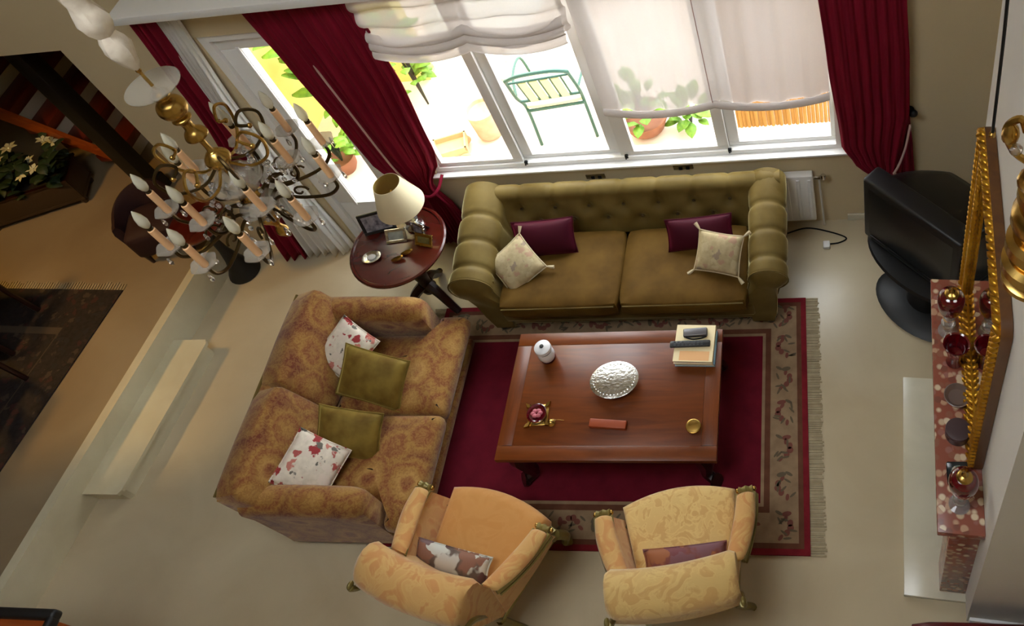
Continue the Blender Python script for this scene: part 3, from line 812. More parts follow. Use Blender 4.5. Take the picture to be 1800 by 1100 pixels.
def arm(side):
    s = side
    xin, xb, xo = .825, 1.0, 1.16
    if s > 0: xin, xb, xo = .845, 1.03, 1.125
    cxr = (xin+xo)/2 + .015; rr = (xo-xin)/2 - .015 + .0
    seams = [-.24, -.05, .14]
    secs = []
    N_ = 56
    for i in range(N_+1):
        t_ = i/N_; y = -.385+.76*t_
        zc = .52+.14*t_**1.3
        groove = sum(math.exp(-((y-q)/.02)**2) for q in seams)
        k = 1-.13*groove + .03*math.sin(PI*((y+.385)/.19 % 1))
        endr = min(1, (t_*N_+1)/4)**.4 if t_*N_ < 3 else 1
        ring = []
        # inner face up, around the roll, outer face down
        prof = [(xin-.0, .28), (xin+.005, .38)]
        for q in range(17):
            a = PI*1.08 - q/16*PI*1.42
            prof.append((cxr+rr*k*endr*math.cos(a), zc+(rr*.86)*k*endr*math.sin(a)))
        prof += [(xb+.015, .36), (xb, .22), (xb-.03, .07), (xin+.01, .07)]
        for (x, z) in prof: ring.append((s*x, y, z))
        secs.append(ring)
    o = part('armrest', loft(bm(), secs), velvet, so, ang=50)
    # button and pleat at the front of the roll, scroll welt
    part('arm_button', ball(bm(), (s*(xin+.03), -.30, .535), .014, (.7, 1, 1), 8, 6), velvet, o)
    ring = [Vector(p)+Vector((0, -.002, 0)) for p in secs[3][1:-3]]
    part('scroll_welt', tube(bm(), [(p.x, p.y-.004, p.z) for p in ring], .006, 6), velvet, o)
    # corner where arm roll meets back roll
    b_ = bm(); ball(b_, (s*(cxr-.01), .335, .672), .115, (1.05, .75, .80), 16, 10)
    part('corner_roll', b_, velvet, o)
for s in (-1, 1): arm(s)
for x in (-.95, .97):
    for y in (-.33, .32):
        part('foot', lathe(bm(), [(.03, 0 if y < 0 else -.013), (.035, .03), (.028, .075)], 10, T(x, y, 0)), darkw, so)
so.location.z = .013

def corners_pillow(name, label, TL, TR, BL, th, mat, group=None, pinch=.06, tassels=None, extra=None):
    TL, TR, BL = Vector(TL), Vector(TR), Vector(BL)
    ux = (TR-TL); vy = (TL-BL); c = (TR+BL)/2
    w_, h_ = ux.length, vy.length
    ex = ux.normalized(); ez = ex.cross(vy).normalized(); ey = ez.cross(ex)
    m = Matrix(((ex.x, ey.x, ez.x, 0), (ex.y, ey.y, ez.y, 0), (ex.z, ey.z, ez.z, 0), (0, 0, 0, 1)))
    t = thing(name, label, 'pillow', c, 0, group)
    part('cover', pillow_bm(w_, h_, th, pinch, 14, m), mat, t, ang=180)
    b = bm()
    pts = [m @ Vector((w_/2*u*(1-pinch*(1-v*v)), h_/2*v*(1-pinch*(1-u*u)), 0)) for u, v in [(-1, -1+.2*i) for i in range(10)]+[(-1+.2*i, 1) for i in range(10)]+[(1, 1-.2*i) for i in range(10)]+[(1-.2*i, -1) for i in range(11)]]
    part('piping', tube(b, pts, .005, 5), tassels if tassels else mat, t)
    if tassels:
        for u in (-1, 1):
            for v in (-1, 1):
                q = m @ Vector((w_/2*u, h_/2*v, 0)); d = m @ Vector((u*.035, v*.035, 0))
                part('tassel', tube(bm(), [q, q+d*.35, q+d], [.006, .010, .014], 6), tassels, t)
    return t
cordm = M('cream_cord', (196, 180, 146), .8)
corners_pillow('throw_pillow', 'dark burgundy velvet cushion against the sofa back, left of centre', (-2.27, 3.41, .68), (-1.83, 3.44, .68), (-2.25, 3.25, .48), .14, burg)
corners_pillow('throw_pillow', 'dark burgundy velvet cushion half hidden at the right end of the green sofa', (-1.19, 3.385, .66), (-.74, 3.42, .66), (-1.17, 3.25, .48), .12, burg)
corners_pillow('throw_pillow', 'cream floral cushion standing on one corner against the left arm of the green sofa', (-2.19, 3.33, .665), (-2.0, 3.14, .53), (-2.43, 3.165, .56), .10, flor_c, tassels=cordm)
corners_pillow('throw_pillow', 'cream floral cushion leaning on the right arm of the green sofa', (-.955, 3.30, .665), (-.66, 3.23, .66), (-.975, 3.09, .50), .10, flor_c, tassels=cordm)

# ------------------------------------------------------------------ patterned loveseat (faces the coffee table, +x)
ls = thing('brocade_loveseat', 'rust and gold patterned loveseat with its back to the marble step', 'sofa', (-3.08, 2.15, .013))
part('base', box(bm(), -.44, -.66, .09, .44, .66, .30, .025, 3), broc, ls)
part('skirt_rail', box(bm(), -.445, -.672, .07, .47, .672, .13, .012, 2), broc, ls)
secs = []
for i in range(25):
    t_ = i/24; y = -.682+1.364*t_
    e = 1 if 0 < i < 24 else .97
    secs.append([(-.43, y, .06), (-.525*e, y, .74), (-.515, y, .775*e), (-.46, y, .785*e), (-.38, y, .74), (-.29, y, .60), (-.22, y, .30), (-.22, y, .06)])
part('back_frame', loft(bm(), secs), broc, ls, ang=50)
part('welt', tube(bm(), [(-.522, -.665, .772), (-.524, 0, .775), (-.522, .665, .772)], .011, 6), velvet, ls, 'olive welt along the top of the back')
tilt = T(-.25, 0, .40) @ RY(-.36)
for (y0, y1) in ((-.685, .0), (.0, .685)):
    part('back_cushion', cushion(bm(), -.155, y0+.004, -.01, .075, y1-.004, .455, .045, .025, tilt), broc, ls)
for s in (-1, 1):
    o_ = [(-.22, .004), (.53, .004), (.53, .70), (.33, .70), (.33, .565), (-.22, .565)]
    c = part('seat_cushion', outline_cushion(bm(), [(x, s*y) for x, y in (o_ if s > 0 else list(reversed(o_)))], .25, .415, .05, .03), broc, ls, ang=70)
for s in (-1, 1):
    secs = []
    n = 20
    for i in range(n+1):
        t_ = i/n; x = -.42+.74*t_
        h = .715-.04*t_**2; k = 1.0
        if i >= n-3: k = [1, .97, .88, .66][i-(n-3)]
        w_ = .092*k
        zc = h-.092
        prof = [(.570, .06), (.572, .40)]
        for q in range(11):
            a = PI-PI*q/10
            prof.append((.630+w_*math.cos(a), zc+.092*k*math.sin(a)))
        prof += [(.690, .40), (.690, .06)]
        secs.append([(x, s*y, z) for y, z in prof])
    a_ = part('armrest', loft(bm(), secs), broc, ls, ang=60)
for x in (-.38, .40):
    for y in (-.6, .6):
        part('foot', lathe(bm(), [(.022, 0 if x > 0 else -.013), (.03, .03), (.026, .09)], 10, T(x, y, 0)), darkw, ls)
corners_pillow('throw_pillow', 'white floral cushion at the far end of the patterned loveseat', (-3.24, 2.68, .76), (-3.02, 2.56, .62), (-3.42, 2.43, .62), .11, flor_w, pinch=.04)
corners_pillow('throw_pillow', 'olive velvet cushion overlapping the far white floral cushion', (-3.19, 2.50, .70), (-2.76, 2.41, .61), (-3.27, 2.25, .49), .15, olivep, pinch=.05)
corners_pillow('throw_pillow', 'olive velvet cushion overlapping the near white floral cushion', (-3.26, 2.09, .69), (-2.86, 2.06, .61), (-3.25, 1.86, .48), .14, olivep, pinch=.05)
corners_pillow('throw_pillow', 'white floral cushion slumped against the near arm of the patterned loveseat', (-3.27, 1.92, .75), (-3.02, 1.86, .55), (-3.34, 1.60, .70), .12, flor_w, pinch=.04)

# ------------------------------------------------------------------ two damask armchairs (facing +y before rotation)
def armchair(label, loc, rz, seat_m, side_m, back_m):
    t = thing('damask_armchair', label, 'armchair', loc, rz)
    # seat deck and cushion: wide in front
    def trap(z0, z1, yb, yf, wb, wf, bulge, n=12):
        def ring(z, k):
            p = []
            for i in range(n+1):
                u = -1+2*i/n; p.append((u*wf*k, yf*k+bulge*(1-u*u), z))
            for i in range(n+1):
                u = 1-2*i/n; p.append((u*wb*k, yb*k, z))
            return p
        return ring
    r = trap(.2, .45, -.17, .34, .235, .30, .05)
    b = loft(bm(), [r(.235, .97), r(.25, 1.0), r(.32, 1.0), r(.335, .98)])
    part('seat_deck', b, side_m, t, ang=60)
    r = trap(.33, .46, -.14, .355, .235, .315, .06)
    part('seat_cushion', loft(bm(), [r(.33, .93), r(.345, .985), r(.39, 1.02), r(.435, 1.0), r(.458, .95), r(.470, .84), r(.476, .6), r(.478, .25)]), seat_m, t, ang=70)
    # back: leaning slab with a fat rolled top
    secs = []
    for i in range(25):
        u = -1+2*i/24
        w_ = 1-.0*abs(u)
        e = 1 if abs(u) < .95 else .86
        arch = .03*(1-u*u); cv = .035*u*u
        x = u*.315
        prof = [(-.05+cv, .30), (-.085+cv, .52), (-.135+cv, .74+arch*.5)]
        for q in range(9):
            a = -.25+PI*1.2*q/8
            prof.append((-.245+cv+.112*e*math.cos(a), .89+arch+.10*e*math.sin(a)))
        prof += [(-.345+cv, .76+arch*.5), (-.27+cv, .52), (-.19+cv, .30)]
        xs = []
        for (y, z) in prof:
            k = .78+.22*min(1, max(0, (z-.30)/.5))
            xs.append((x*k, y, z))
        secs.append(xs)
    part('backrest', loft(bm(), secs), back_m, t, ang=60)
    # gilt frame round the back, seat rail, legs
    for s in (-1, 1):
        pts = curve([(s*.225, -.17, .27), (s*.25, -.20, .50), (s*.300, -.26, .74), (s*.318, -.33, .84), (s*.318, -.345, .90)], 6)
        part('back_post', tube(bm(), pts, [.016]*(len(pts)-4)+[.018, .018, .018, .014], 8), giltw, t)
        # arm: padded top with scroll, closed side panel
        top = curve([(s*.285, -.10, .70), (s*.325, .0, .67), (s*.365, .13, .645), (s*.385, .255, .62)], 8)
        n = len(top); secs = []
        for i, p in enumerate(top):
            w_ = .046+.012*math.sin(PI*i/(n-1))
            if i in (0, n-1): w_ *= .6
            secs.append([(p.x+w_*math.cos(a), p.y, p.z+w_*.62*math.sin(a)) for a in [2*PI*q/12 for q in range(12)]])
        part('arm_pad', loft(bm(), secs), side_m, t, ang=60)
        bot = curve([(s*.225, -.13, .27), (s*.255, .0, .265), (s*.285, .15, .26), (s*.31, .32, .26)], 8)
        secs = []
        for i in range(n):
            p, q = top[i], bot[i]
            secs.append([(q.x-.018*s, q.y, q.z), (q.x*.5+p.x*.5-.028*s, (q.y+p.y)/2, (q.z+p.z)/2), (p.x-.03*s, p.y, p.z-.005), (p.x+.02*s, p.y, p.z-.01), (q.x*.5+p.x*.5+.022*s, (q.y+p.y)/2, (q.z+p.z)/2), (q.x+.018*s, q.y, q.z)])
        part('side_panel', loft(bm(), secs), side_m, t, ang=60)
        ro = [(p.x+s*.045, p.y, p.z-.012) for p in top]
        ro2 = [(p.x-s*.045, p.y, p.z-.004) for p in top]
        part('arm_rail', tube(bm(), ro, .014, 6), giltw, t)
        part('arm_rail', tube(bm(), [(p[0]+s*.012, p[1], p[2]-.028) for p in ro], .008, 6), giltw, t)
        part('inner_rail', tube(bm(), ro2, .008, 6), giltw, t)
        part('arm_scroll', lathe(bm(), [(.008, -.042), (.022, -.036), (.016, -.02), (.024, 0), (.016, .02), (.022, .036), (.008, .042)], 14, T(s*.388, .275, .605) @ RY(PI/2)), giltw, t)
        part('scroll_boss', ball(bm(), (s*(.388+.045), .278, .603), .014, (.8, 1, 1), 10, 8), brass, t)
        part('scroll_boss', ball(bm(), (s*(.388-.045), .278, .603), .014, (.8, 1, 1), 10, 8), brass, t)
        sup = curve([(s*.385, .27, .60), (s*.35, .235, .48), (s*.315, .27, .36), (s*.318, .31, .25)], 6)
        part('arm_support', tube(bm(), sup, .02, 8), giltw, t)
        part('side_rail', tube(bm(), [(s*.31, .32, .25), (s*.225, -.18, .26)], .02, 8), giltw, t)
        leg = curve([(s*.315, .33, .25), (s*.335, .365, .15), (s*.31, .35, .05), (s*.33, .37, .012)], 5)
        part('leg', tube(bm(), leg, [.032-.016*i/len(leg) for i in range(len(leg))], 8), giltw, t)
        leg = curve([(s*.225, -.17, .26), (s*.24, -.16, .14), (s*.285, -.145, .03), (s*.30, -.15, .0)], 5)
        part('leg', tube(bm(), leg, [.028-.012*i/len(leg) for i in range(len(leg))], 8), giltw, t)
    part('front_rail', tube(bm(), curve([(-.31, .335, .25), (-.15, .385, .235), (0, .40, .225), (.15, .385, .235), (.31, .335, .25)], 5), .024, 8), giltw, t)
    for s in (-1, 1):
        part('crest_knob', ball(bm(), (s*.322, -.335, .90), .02, (.7, 1.2, 1), 10, 8), giltw, t)
    return t
armchair('gilt armchair with plain orange seat, beside the patterned loveseat', (-2.13, 1.245, .013), math.radians(-16.5), dam_o, dam_p, dam_p)
armchair('gilt armchair with bold yellow damask, right of the orange seated one', (-.93, 1.275, .013), math.radians(10), dam_g, dam_p, dam_g)
corners_pillow('throw_pillow', 'grey and white patterned cushion on the left gilt armchair', (-2.45, 1.35, .585), (-1.98, 1.25, .585), (-2.41, 1.225, .535), .11, abst, tassels=None)
corners_pillow('throw_pillow', 'mauve silk cushion on the right gilt armchair', (-1.12, 1.31, .58), (-.68, 1.365, .58), (-1.13, 1.19, .53), .12, mauve)

# ------------------------------------------------------------------ side table and lamp
stb = thing('pedestal_side_table', 'round red mahogany pedestal table between the two sofas', 'table', (-3.04, 3.24, 0))
part('table_top', lathe(bm(), [(.02, .68), (.31, .68), (.335, .69), (.345, .70), (.345, .712), (.335, .722), (.322, .722), (.316, .714), (.01, .714)], 48), mahog, stb)
part('column', lathe(bm(), [(.05, .14), (.06, .18), (.04, .22), (.045, .30), (.06, .38), (.035, .48), (.04, .6), (.09, .68)], 18), darkw, stb)
for a in (100, 215, 330):
    a = math.radians(a); c_, s_ = math.cos(a), math.sin(a)
    pts = curve([(.03*c_, .03*s_, .22), (.11*c_, .11*s_, .17), (.19*c_, .19*s_, .06), (.245*c_, .245*s_, .02)], 5)
    part('leg', tube(bm(), pts, [.042-.018*i/len(pts) for i in range(len(pts))], 8), darkw, stb)
SZ = .7145
lp = thing('table_lamp', 'table lamp with a cream shade on the round mahogany table', 'lamp', (-2.955, 3.40, SZ))
part('base', lathe(bm(), [(.06, 0), (.065, .012), (.03, .03), (.022, .05)], 20), silver, lp)
part('crystal_body', lathe(bm(), [(.03, .045), (.05, .07), (.06, .12), (.045, .17), (.025, .20), (.03, .215)], 10), crystal, lp)
part('stem', tube(bm(), [(0, 0, .2), (0, 0, .40)], .008, 8), brass, lp)
sh = part('shade', lathe(bm(), [(.165, .235), (.166, .24), (.092, .47), (.09, .47), (.162, .237)], 32, caps=False), shade_m, lp)
part('shade_lining', lathe(bm(), [(.160, .238), (.089, .468)], 32, caps=False), shade_i, sh)
part('bulb', ball(bm(), (0, 0, .31), .026, (1, 1, 1.3), 12, 8), bulb_m, lp)
def photo_frame(label, loc, rz, w_, h_, fm, pic, tilt=.25):
    t = thing('photo_frame', label, 'picture frame', loc, rz, 'framed photographs on the mahogany table')
    m = RX(-tilt)
    e = .022
    b = bm()
    for (x0, z0, x1, z1) in ((-w_/2, 0, w_/2, e), (-w_/2, h_-e, w_/2, h_), (-w_/2, e, -w_/2+e, h_-e), (w_/2-e, e, w_/2, h_-e)):
        box(b, x0, -.008, z0, x1, .008, z1, .003, 1, m)
    part('frame', b, fm, t, smooth=False)
    part('photograph', box(bm(), -w_/2+e, -.002, e, w_/2-e, .004, h_-e, m=m), pic, t, smooth=False)
    part('backing', box(bm(), -w_/2+.006, .004, .005, w_/2-.006, .009, h_-.006, m=m), black, t, smooth=False)
    part('easel_leg', box(bm(), -.02, .0, 0, .02, .006, h_*.75, m=T(0, .06+h_*.2, 0) @ RX(.35)), black, t, smooth=False)
    return t
pic1 = noisy('photo_grey', (70, 66, 76), (190, 186, 196), 22, .3)
pic2 = noisy('photo_pale', (130, 136, 130), (180, 186, 178), 14, .3)
pic3 = noisy('photo_olive', (84, 80, 40), (140, 130, 80), 14, .3)
photo_frame('black framed photograph standing left of the lamp', (-3.20, 3.36, SZ), .25, .23, .17, black, pic1, .30)
photo_frame('silver framed photograph in the middle of the mahogany table', (-3.05, 3.26, SZ), .1, .15, .10, silver, pic2, .75)
photo_frame('small brass framed photograph near the sofa side of the mahogany table', (-2.84, 3.22, SZ), -.25, .14, .09, brass, pic3, .65)
photo_frame('dark glass framed photograph under the lamp shade', (-2.90, 3.31, SZ), -.5, .13, .11, silver, pic1, .35)
t = thing('oval_dish', 'small oval silver dish at the left edge of the mahogany table', 'dish', (-3.20, 3.14, SZ), .2)
b = lathe(bm(), [(.04, 0), (.06, .006), (.066, .014), (.06, .016), (.035, .008), (.0, .007)], 28)
bmesh.ops.scale(b, verts=b.verts[:], vec=(1.05, .8, 1)); part('bowl', b, silver, t)
b = lathe(bm(), [(.026, .008), (.03, .012), (.024, .018), (.0, .02)], 20); bmesh.ops.scale(b, verts=b.verts[:], vec=(1.05, .8, 1))
part('medallion', b, ceram, t)
for i, (x, y) in enumerate(((-3.00, 3.115), (-2.945, 3.165))):
    t = thing('brass_trinket', ['small brass shoe ornament nearest the edge of the mahogany table', 'small brass shoe ornament just behind its twin on the mahogany table'][i], 'ornament', (x, y, SZ), .3, 'brass ornaments')
    pts = curve([(-.04, 0, .012), (-.01, 0, .012), (.02, 0, .018), (.042, 0, .03)], 5)
    part('body', tube(bm(), pts, [.008+.010*math.sin(PI*q/15) for q in range(len(pts))], 8), brass, t)
    part('heel', box(bm(), -.04, -.006, 0, -.03, .006, .012), brass, t)
    part('sole', box(bm(), -.02, -.008, 0, .02, .008, .006, .002), brass, t)

# ------------------------------------------------------------------ chandelier
ch = thing('candle_chandelier', 'brass candle chandelier with glass dishes hanging at the upper left', 'chandelier', (-2.36, 2.02, 2.80))
part('stem', lathe(bm(), sm([(.001, -.30), (.012, -.28), (.026, -.25), (.012, -.21), (.026, -.18), (.048, -.14), (.036, -.09), (.016, -.06), (.026, -.03), (.046, .0), (.026, .04), (.015, .08), (.015, .165), (.024, .18), (.046, .21), (.047, .235), (.026, .262), (.012, .275), (.012, .33), (.028, .345), (.043, .357), (.036, .38), (.021, .40), (.021, .43), (.036, .452), (.02, .466), (.042, .478), (.053, .508), (.042, .538), (.016, .552), (.028, .562), (.033, .58), (.018, .596), (.007, .605), (.006, .70)], 4), 32), brass, ch, ang=100)
part('glass_canopy', lathe(bm(), [(.012, .612), (.06, .605), (.098, .615), (.1, .62), (.06, .612), (.012, .62)], 28), frost, ch)
for z, r in ((.09, .10), (-.07, .085)):
    b = lathe(bm(), [(.03, z-.06), (r*.8, z-.035), (r, z), (r*.7, z+.045), (.03, z+.06)], 16)
    part('glass_globe', b, frost, ch)
part('sleeve_hook', tube(bm(), [(0, 0, .69), (0, 0, .73)], .01, 8), brass, ch)
prof = []
for i in range(90):
    z = .70+i*.032
    ph = (z-.70)/.15
    lump = (.026+.022*abs(math.sin(PI*ph))**.8+.004*math.sin(i*2.1))*min(1, .35+.25*i)
    prof.append((lump, z))
b = bm(); secs = []
for i, (r, z) in enumerate(prof):
    secs.append([((r*(1+.09*math.sin(5*a+i*.9)+.05*math.sin(9*a-i)))*math.cos(a), (r*(1+.09*math.sin(5*a+i*.9)+.05*math.sin(9*a-i)))*math.sin(a), z) for a in [2*PI*q/20 for q in range(20)]])
part('silk_sleeve', loft(b, secs), ivory, ch)
part('ceiling_rose', lathe(bm(), [(.12, 3.56), (.12, 3.58), (.05, 3.6)], 20), brass, ch)
rnd = random.Random(4)
def candle_arm(a, r, zc, hub_z):
    m = RZ(a)
    pts = curve([(.03, 0, hub_z), (.10, 0, hub_z+.05), (r*.55, 0, zc-.085), (r*.82, 0, zc-.10), (r*.98, 0, zc-.065), (r, 0, zc-.01)], 6)
    am = part('arm', tube(bm(), pts, .0075, 6, m), dbrass, ch)
    curl = [(r*.55+.035*math.cos(q*.5)*(1-q*.07), 0, zc-.045+.035*math.sin(q*.5)*(1-q*.07)) for q in range(12)]
    part('scroll', tube(bm(), curl, .005, 5, m), dbrass, am)
    P_ = m @ Vector((r, 0, zc))
    b_ = bm(); secs_ = []
    for k in range(2): pass
    n = 24
    for (rr, z) in ((.012, -.006), (.034, -.002), (.050, .014), (.052, .018), (.034, .006), (.012, .004)):
        secs_.append([(rr*(1+(.06*math.cos(6*2*PI*q/n) if rr > .03 else 0))*math.cos(2*PI*q/n), rr*(1+(.06*math.cos(6*2*PI*q/n) if rr > .03 else 0))*math.sin(2*PI*q/n), z) for q in range(n)])
    part('drip_dish', loft(b_, secs_, True, True, T(*P_)), frost, am)
    ca = part('candle', lathe(bm(), [(.013, .0), (.0145, .01), (.0145, .125), (.010, .128)], 12, T(*P_)), peach, ch)
    part('socket', lathe(bm(), [(.010, .126), (.012, .130), (.012, .140), (.006, .142)], 10, T(*P_)), dbrass, ca)
    part('bulb', lathe(bm(), [(.007, .140), (.016, .155), (.020, .175), (.016, .205), (.008, .228), (.001, .242)], 12, T(*P_)), bulb_m, ca)
    # drops under the dish
    for q in range(2):
        aa = a+q*2.6+.6
        c_ = P_+Vector((.042*math.cos(aa), .042*math.sin(aa), -.03))
        part('crystal_drop', lathe(bm(), [(.001, .022), (.004, .018), (.008, -.008), (.005, -.018), (.001, -.022)], 6, T(*c_)), crystal, am)
for i in range(10): candle_arm(2*PI*i/10+.20, .345, 0, -.10)
for i in range(5): candle_arm(2*PI*i/5+.55, .205, .06, -.02)
for i in range(8):
    a = 2*PI*i/8+.1; m = RZ(a)
    pts = curve([(.02, 0, .20), (.10, 0, .16), (.19, 0, .20), (.22, 0, .29), (.17, 0, .34), (.13, 0, .30), (.16, 0, .265)], 6)
    part('upper_scroll', tube(bm(), pts, .0065, 6, m), dbrass if i % 2 else brass, ch)
    b = bm(); ball(b, tuple(m @ Vector((.165, 0, .262))), .011, u=8, v=6)
    part('scroll_tip', b, brass, ch)
b = bm()
for i in range(16):
    a = 2*PI*i/16
    for k in range(4):
        r = .09+.03*k; z = .16-.055*k
        ball(b, (r*math.cos(a), r*math.sin(a), z-.04*math.sin(k)), .009, (1, 1, 1.5), 6, 5)
part('crystal_garland', b, crystal, ch, kind='stuff')
b = bm()
for i in range(10):
    a = 2*PI*i/10
    lathe(b, [(.001, .03), (.006, .02), (.010, -.01), (.006, -.025), (.001, -.03)], 6, T(.12*math.cos(a), .12*math.sin(a), -.17))
part('crystal_fringe', b, crystal, ch, kind='stuff')

# ------------------------------------------------------------------ fireplace, skewed a few degrees to the window wall
FA = math.radians(-4.67)
def FW(x, y, z):
    v = Matrix.Rotation(FA, 3, 'Z') @ Vector((x, y, 0)); return (v.x+.318, v.y+1.235, z)
cb = bm(); box(cb, .20, -.065, 0, 1.25, 1.465, 6.4)
o = struct('wall_chimney_breast', cb, wall_w, smooth=False); o.location = (.318, 1.235, 0); o.rotation_euler = (0, 0, FA)
bb_ = box(bm(), .21, -.082, 0, 1.1, -.065, .09, .003)
o = struct('baseboard_chimney', bb_, white_m); o.location = (.318, 1.235, 0); o.rotation_euler = (0, 0, FA)
fp = thing('fireplace', 'fireplace with a red breccia mantel shelf and white marble hearth', 'fireplace', (.318, 1.235, 0), FA)
part('hearth', box(bm(), -.12, .02, 0, .2, 1.30, .03, .004), hearth_m, fp)
part('mantel_shelf', box(bm(), 0, 0, 1.15, .2, 1.29, 1.2, .006), stone, fp)
for y in (.06, 1.08):
    part('jamb', box(bm(), .065, y, .03, .2, y+.15, 1.15, .004), stone, fp)
part('lintel', box(bm(), .08, .21, .82, .2, 1.08, 1.15, .004), stone, fp)
part('firebox', box(bm(), .185, .21, .03, .2, 1.08, .82), M('firebox_black', (20, 18, 17), .9), fp, smooth=False)  # flat near-black panel closing the opening between the jambs

# mirror on the mantel
mi = thing('gilt_mirror', 'large gilt rope edged mirror standing on the mantel shelf', 'mirror', FW(0, 0, 1.2002), FA)
Y0, Y1, MZ0, MZ1, MF = .275, 1.245, 0.0, 1.27, .10
def rrect(y0, y1, z0, z1, r, n=6):
    pts = []
    for (cy, cz, a0) in ((y1-r, z0+r, -PI/2), (y1-r, z1-r, 0), (y0+r, z1-r, PI/2), (y0+r, z0+r, PI)):
        for i in range(n+1):
            a = a0+PI/2*i/n; pts.append((cy+r*math.cos(a), cz+r*math.sin(a)))
    return pts
out = rrect(Y0, Y1, MZ0, MZ1, .06); inn = rrect(Y0+MF, Y1-MF, MZ0+MF, MZ1-MF, .02)
mid = rrect(Y0+.02, Y1-.02, MZ0+.02, MZ1-.02, .05)
mid2 = rrect(Y0+MF-.02, Y1-MF+.02, MZ0+MF-.02, MZ1-MF+.02, .03)
loops = [(out, .198), (out, .158), (mid, .146), (mid2, .156), (inn, .165), (inn, .198)]
b = bm()
rings = [[b.verts.new((x, y, z)) for y, z in lp_] for lp_, x in loops]
for a_, c_ in zip(rings, rings[1:]+rings[:1]):
    n = len(a_)
    for i in range(n): b.faces.new((a_[i], a_[(i+1) % n], c_[(i+1) % n], c_[i]))
me_b = b
frm = part('frame', me_b, [gold, framew], mi, ang=30)
for p in frm.data.polygons:
    n_ = len(out)
    if p.index < n_: p.material_index = 1
part('glass', box(bm(), .170, Y0+MF-.01, MZ0+MF-.01, .175, Y1-MF+.01, MZ1-MF+.01), mirror_m, mi, smooth=False)
part('backboard', box(bm(), .176, Y0+.02, MZ0+.02, .199, Y1-.02, MZ1-.02), framew, mi, smooth=False)
def rope(path_pts, x, r, pitch, name):
    # beads of a twisted rope laid round the frame
    P_ = [Vector((x, y, z)) for y, z in path_pts]; P_.append(P_[0])
    b_ = bm(); d = 0; nxt = 0
    for a_, c_ in zip(P_, P_[1:]):
        L_ = (c_-a_).length
        if L_ < 1e-6: continue
        t_ = (c_-a_).normalized()
        while nxt <= d+L_:
            q = a_+t_*(nxt-d)
            m = Matrix.Translation(q) @ t_.to_track_quat('Z', 'X').to_matrix().to_4x4() @ RX(.75) @ Matrix.Diagonal((r, r*.95, r*1.7, 1))
            bmesh.ops.create_icosphere(b_, subdivisions=1, radius=1, matrix=m)
            nxt += pitch
        d += L_
    return part(name, b_, gold, mi, kind='stuff')
rope(rrect(Y0+.014, Y1-.014, MZ0+.014, MZ1-.014, .05), .149, .0165, .037, 'outer_rope')
rope(rrect(Y0+MF-.012, Y1-MF+.012, MZ0+MF-.012, MZ1-MF+.014, .02), .157, .0155, .035, 'inner_rope')

def goblet(label, x, y, s=1.0, lid=True):
    q = FW(x, y, 1.2004)
    t = thing('lidded_goblet' if lid else 'red_vase', label, 'goblet' if lid else 'vase', q)
    S_ = Matrix.Scale(s, 4)
    part('foot', lathe(bm(), [(.046, 0), (.048, .008), (.02, .02), (.014, .04), (.034, .065), (.036, .085), (.014, .105), (.030, .13), (.030, .145), (.014, .16), (.024, .18), (.03, .19)], 18, S_), crystal, t)
    part('bowl', lathe(bm(), sm([(.02, .19), (.048, .205), (.06, .25), (.064, .30), (.056, .335), (.036, .35), (.03, .352)], 3), 24, S_), redglass, t, ang=80)
    part('lid', lathe(bm(), [(.034, .350), (.036, .358), (.026, .366), (.012, .372), (.015, .382), (.006, .392), (.002, .41)], 20, S_), brass, t, ang=80)
    return t
goblet('red glass goblet with brass lid at the far end of the mantel', .075, .985)
goblet('red glass goblet with brass lid at the near end of the mantel', .095, .125, .95)
t = thing('red_vase', 'small dark red flared vase on the mantel beside the mirror', 'vase', FW(.10, .815, 1.2004))
part('body', lathe(bm(), [(.03, 0), (.04, .01), (.03, .05), (.045, .12), (.06, .17), (.062, .185), (.054, .18), (.03, .10), (.0, .09)], 20), redglass, t)
part('foot_ring', lathe(bm(), [(.024, 0), (.034, .003), (.034, .009), (.024, .012)], 20), M('dark_glass', (30, 10, 22), .1), t)
gstone = M('grey_onyx', (118, 100, 92), .3)
t = thing('stone_bowl', 'low grey onyx bowl in the middle of the mantel', 'bowl', FW(.105, .625, 1.2004))
part('bowl', lathe(bm(), [(.03, 0), (.05, .012), (.062, .04), (.058, .042), (.04, .02), (.0, .014)], 24), gstone, t)
part('foot', lathe(bm(), [(.028, 0), (.034, .002), (.034, .008), (.026, .012)], 20), gstone, t)
t = thing('letter_rack', 'rounded purple grey box on the mantel, second from the near end', 'box', FW(.10, .445, 1.2004))
part('body', lathe(bm(), [(.048, 0), (.056, .006), (.056, .052), (.05, .058)], 24), M('plum_lacquer', (74, 58, 62), .35), t)
part('lid', lathe(bm(), [(.05, .058), (.057, .060), (.055, .068), (.04, .072), (.0, .073)], 24), MATS['plum_lacquer'], t)
t = thing('painted_plate', 'small dark square plate with pale painted flowers, beside the near goblet', 'plate', FW(.095, .255, 1.2004))
m = T(0, 0, .004) @ RX(-.5)
part('plate', box(bm(), -.05, -.05, 0, .05, .05, .01, .008, 2, T(0, 0, .03) @ RX(.5)), M('navy_glaze', (34, 40, 44), .15), t)
part('flower_print', lathe(bm(), [(.034, 0), (.034, .001)], 18, T(0, -.004, .04) @ RX(.5)), floral('plate_print', (120, 140, 120), [(190, 200, 150), (110, 150, 160), (210, 200, 180)], 40, .5), t)
part('stand', box(bm(), -.02, -.03, 0, .02, .03, .03), blackw, t, smooth=False)

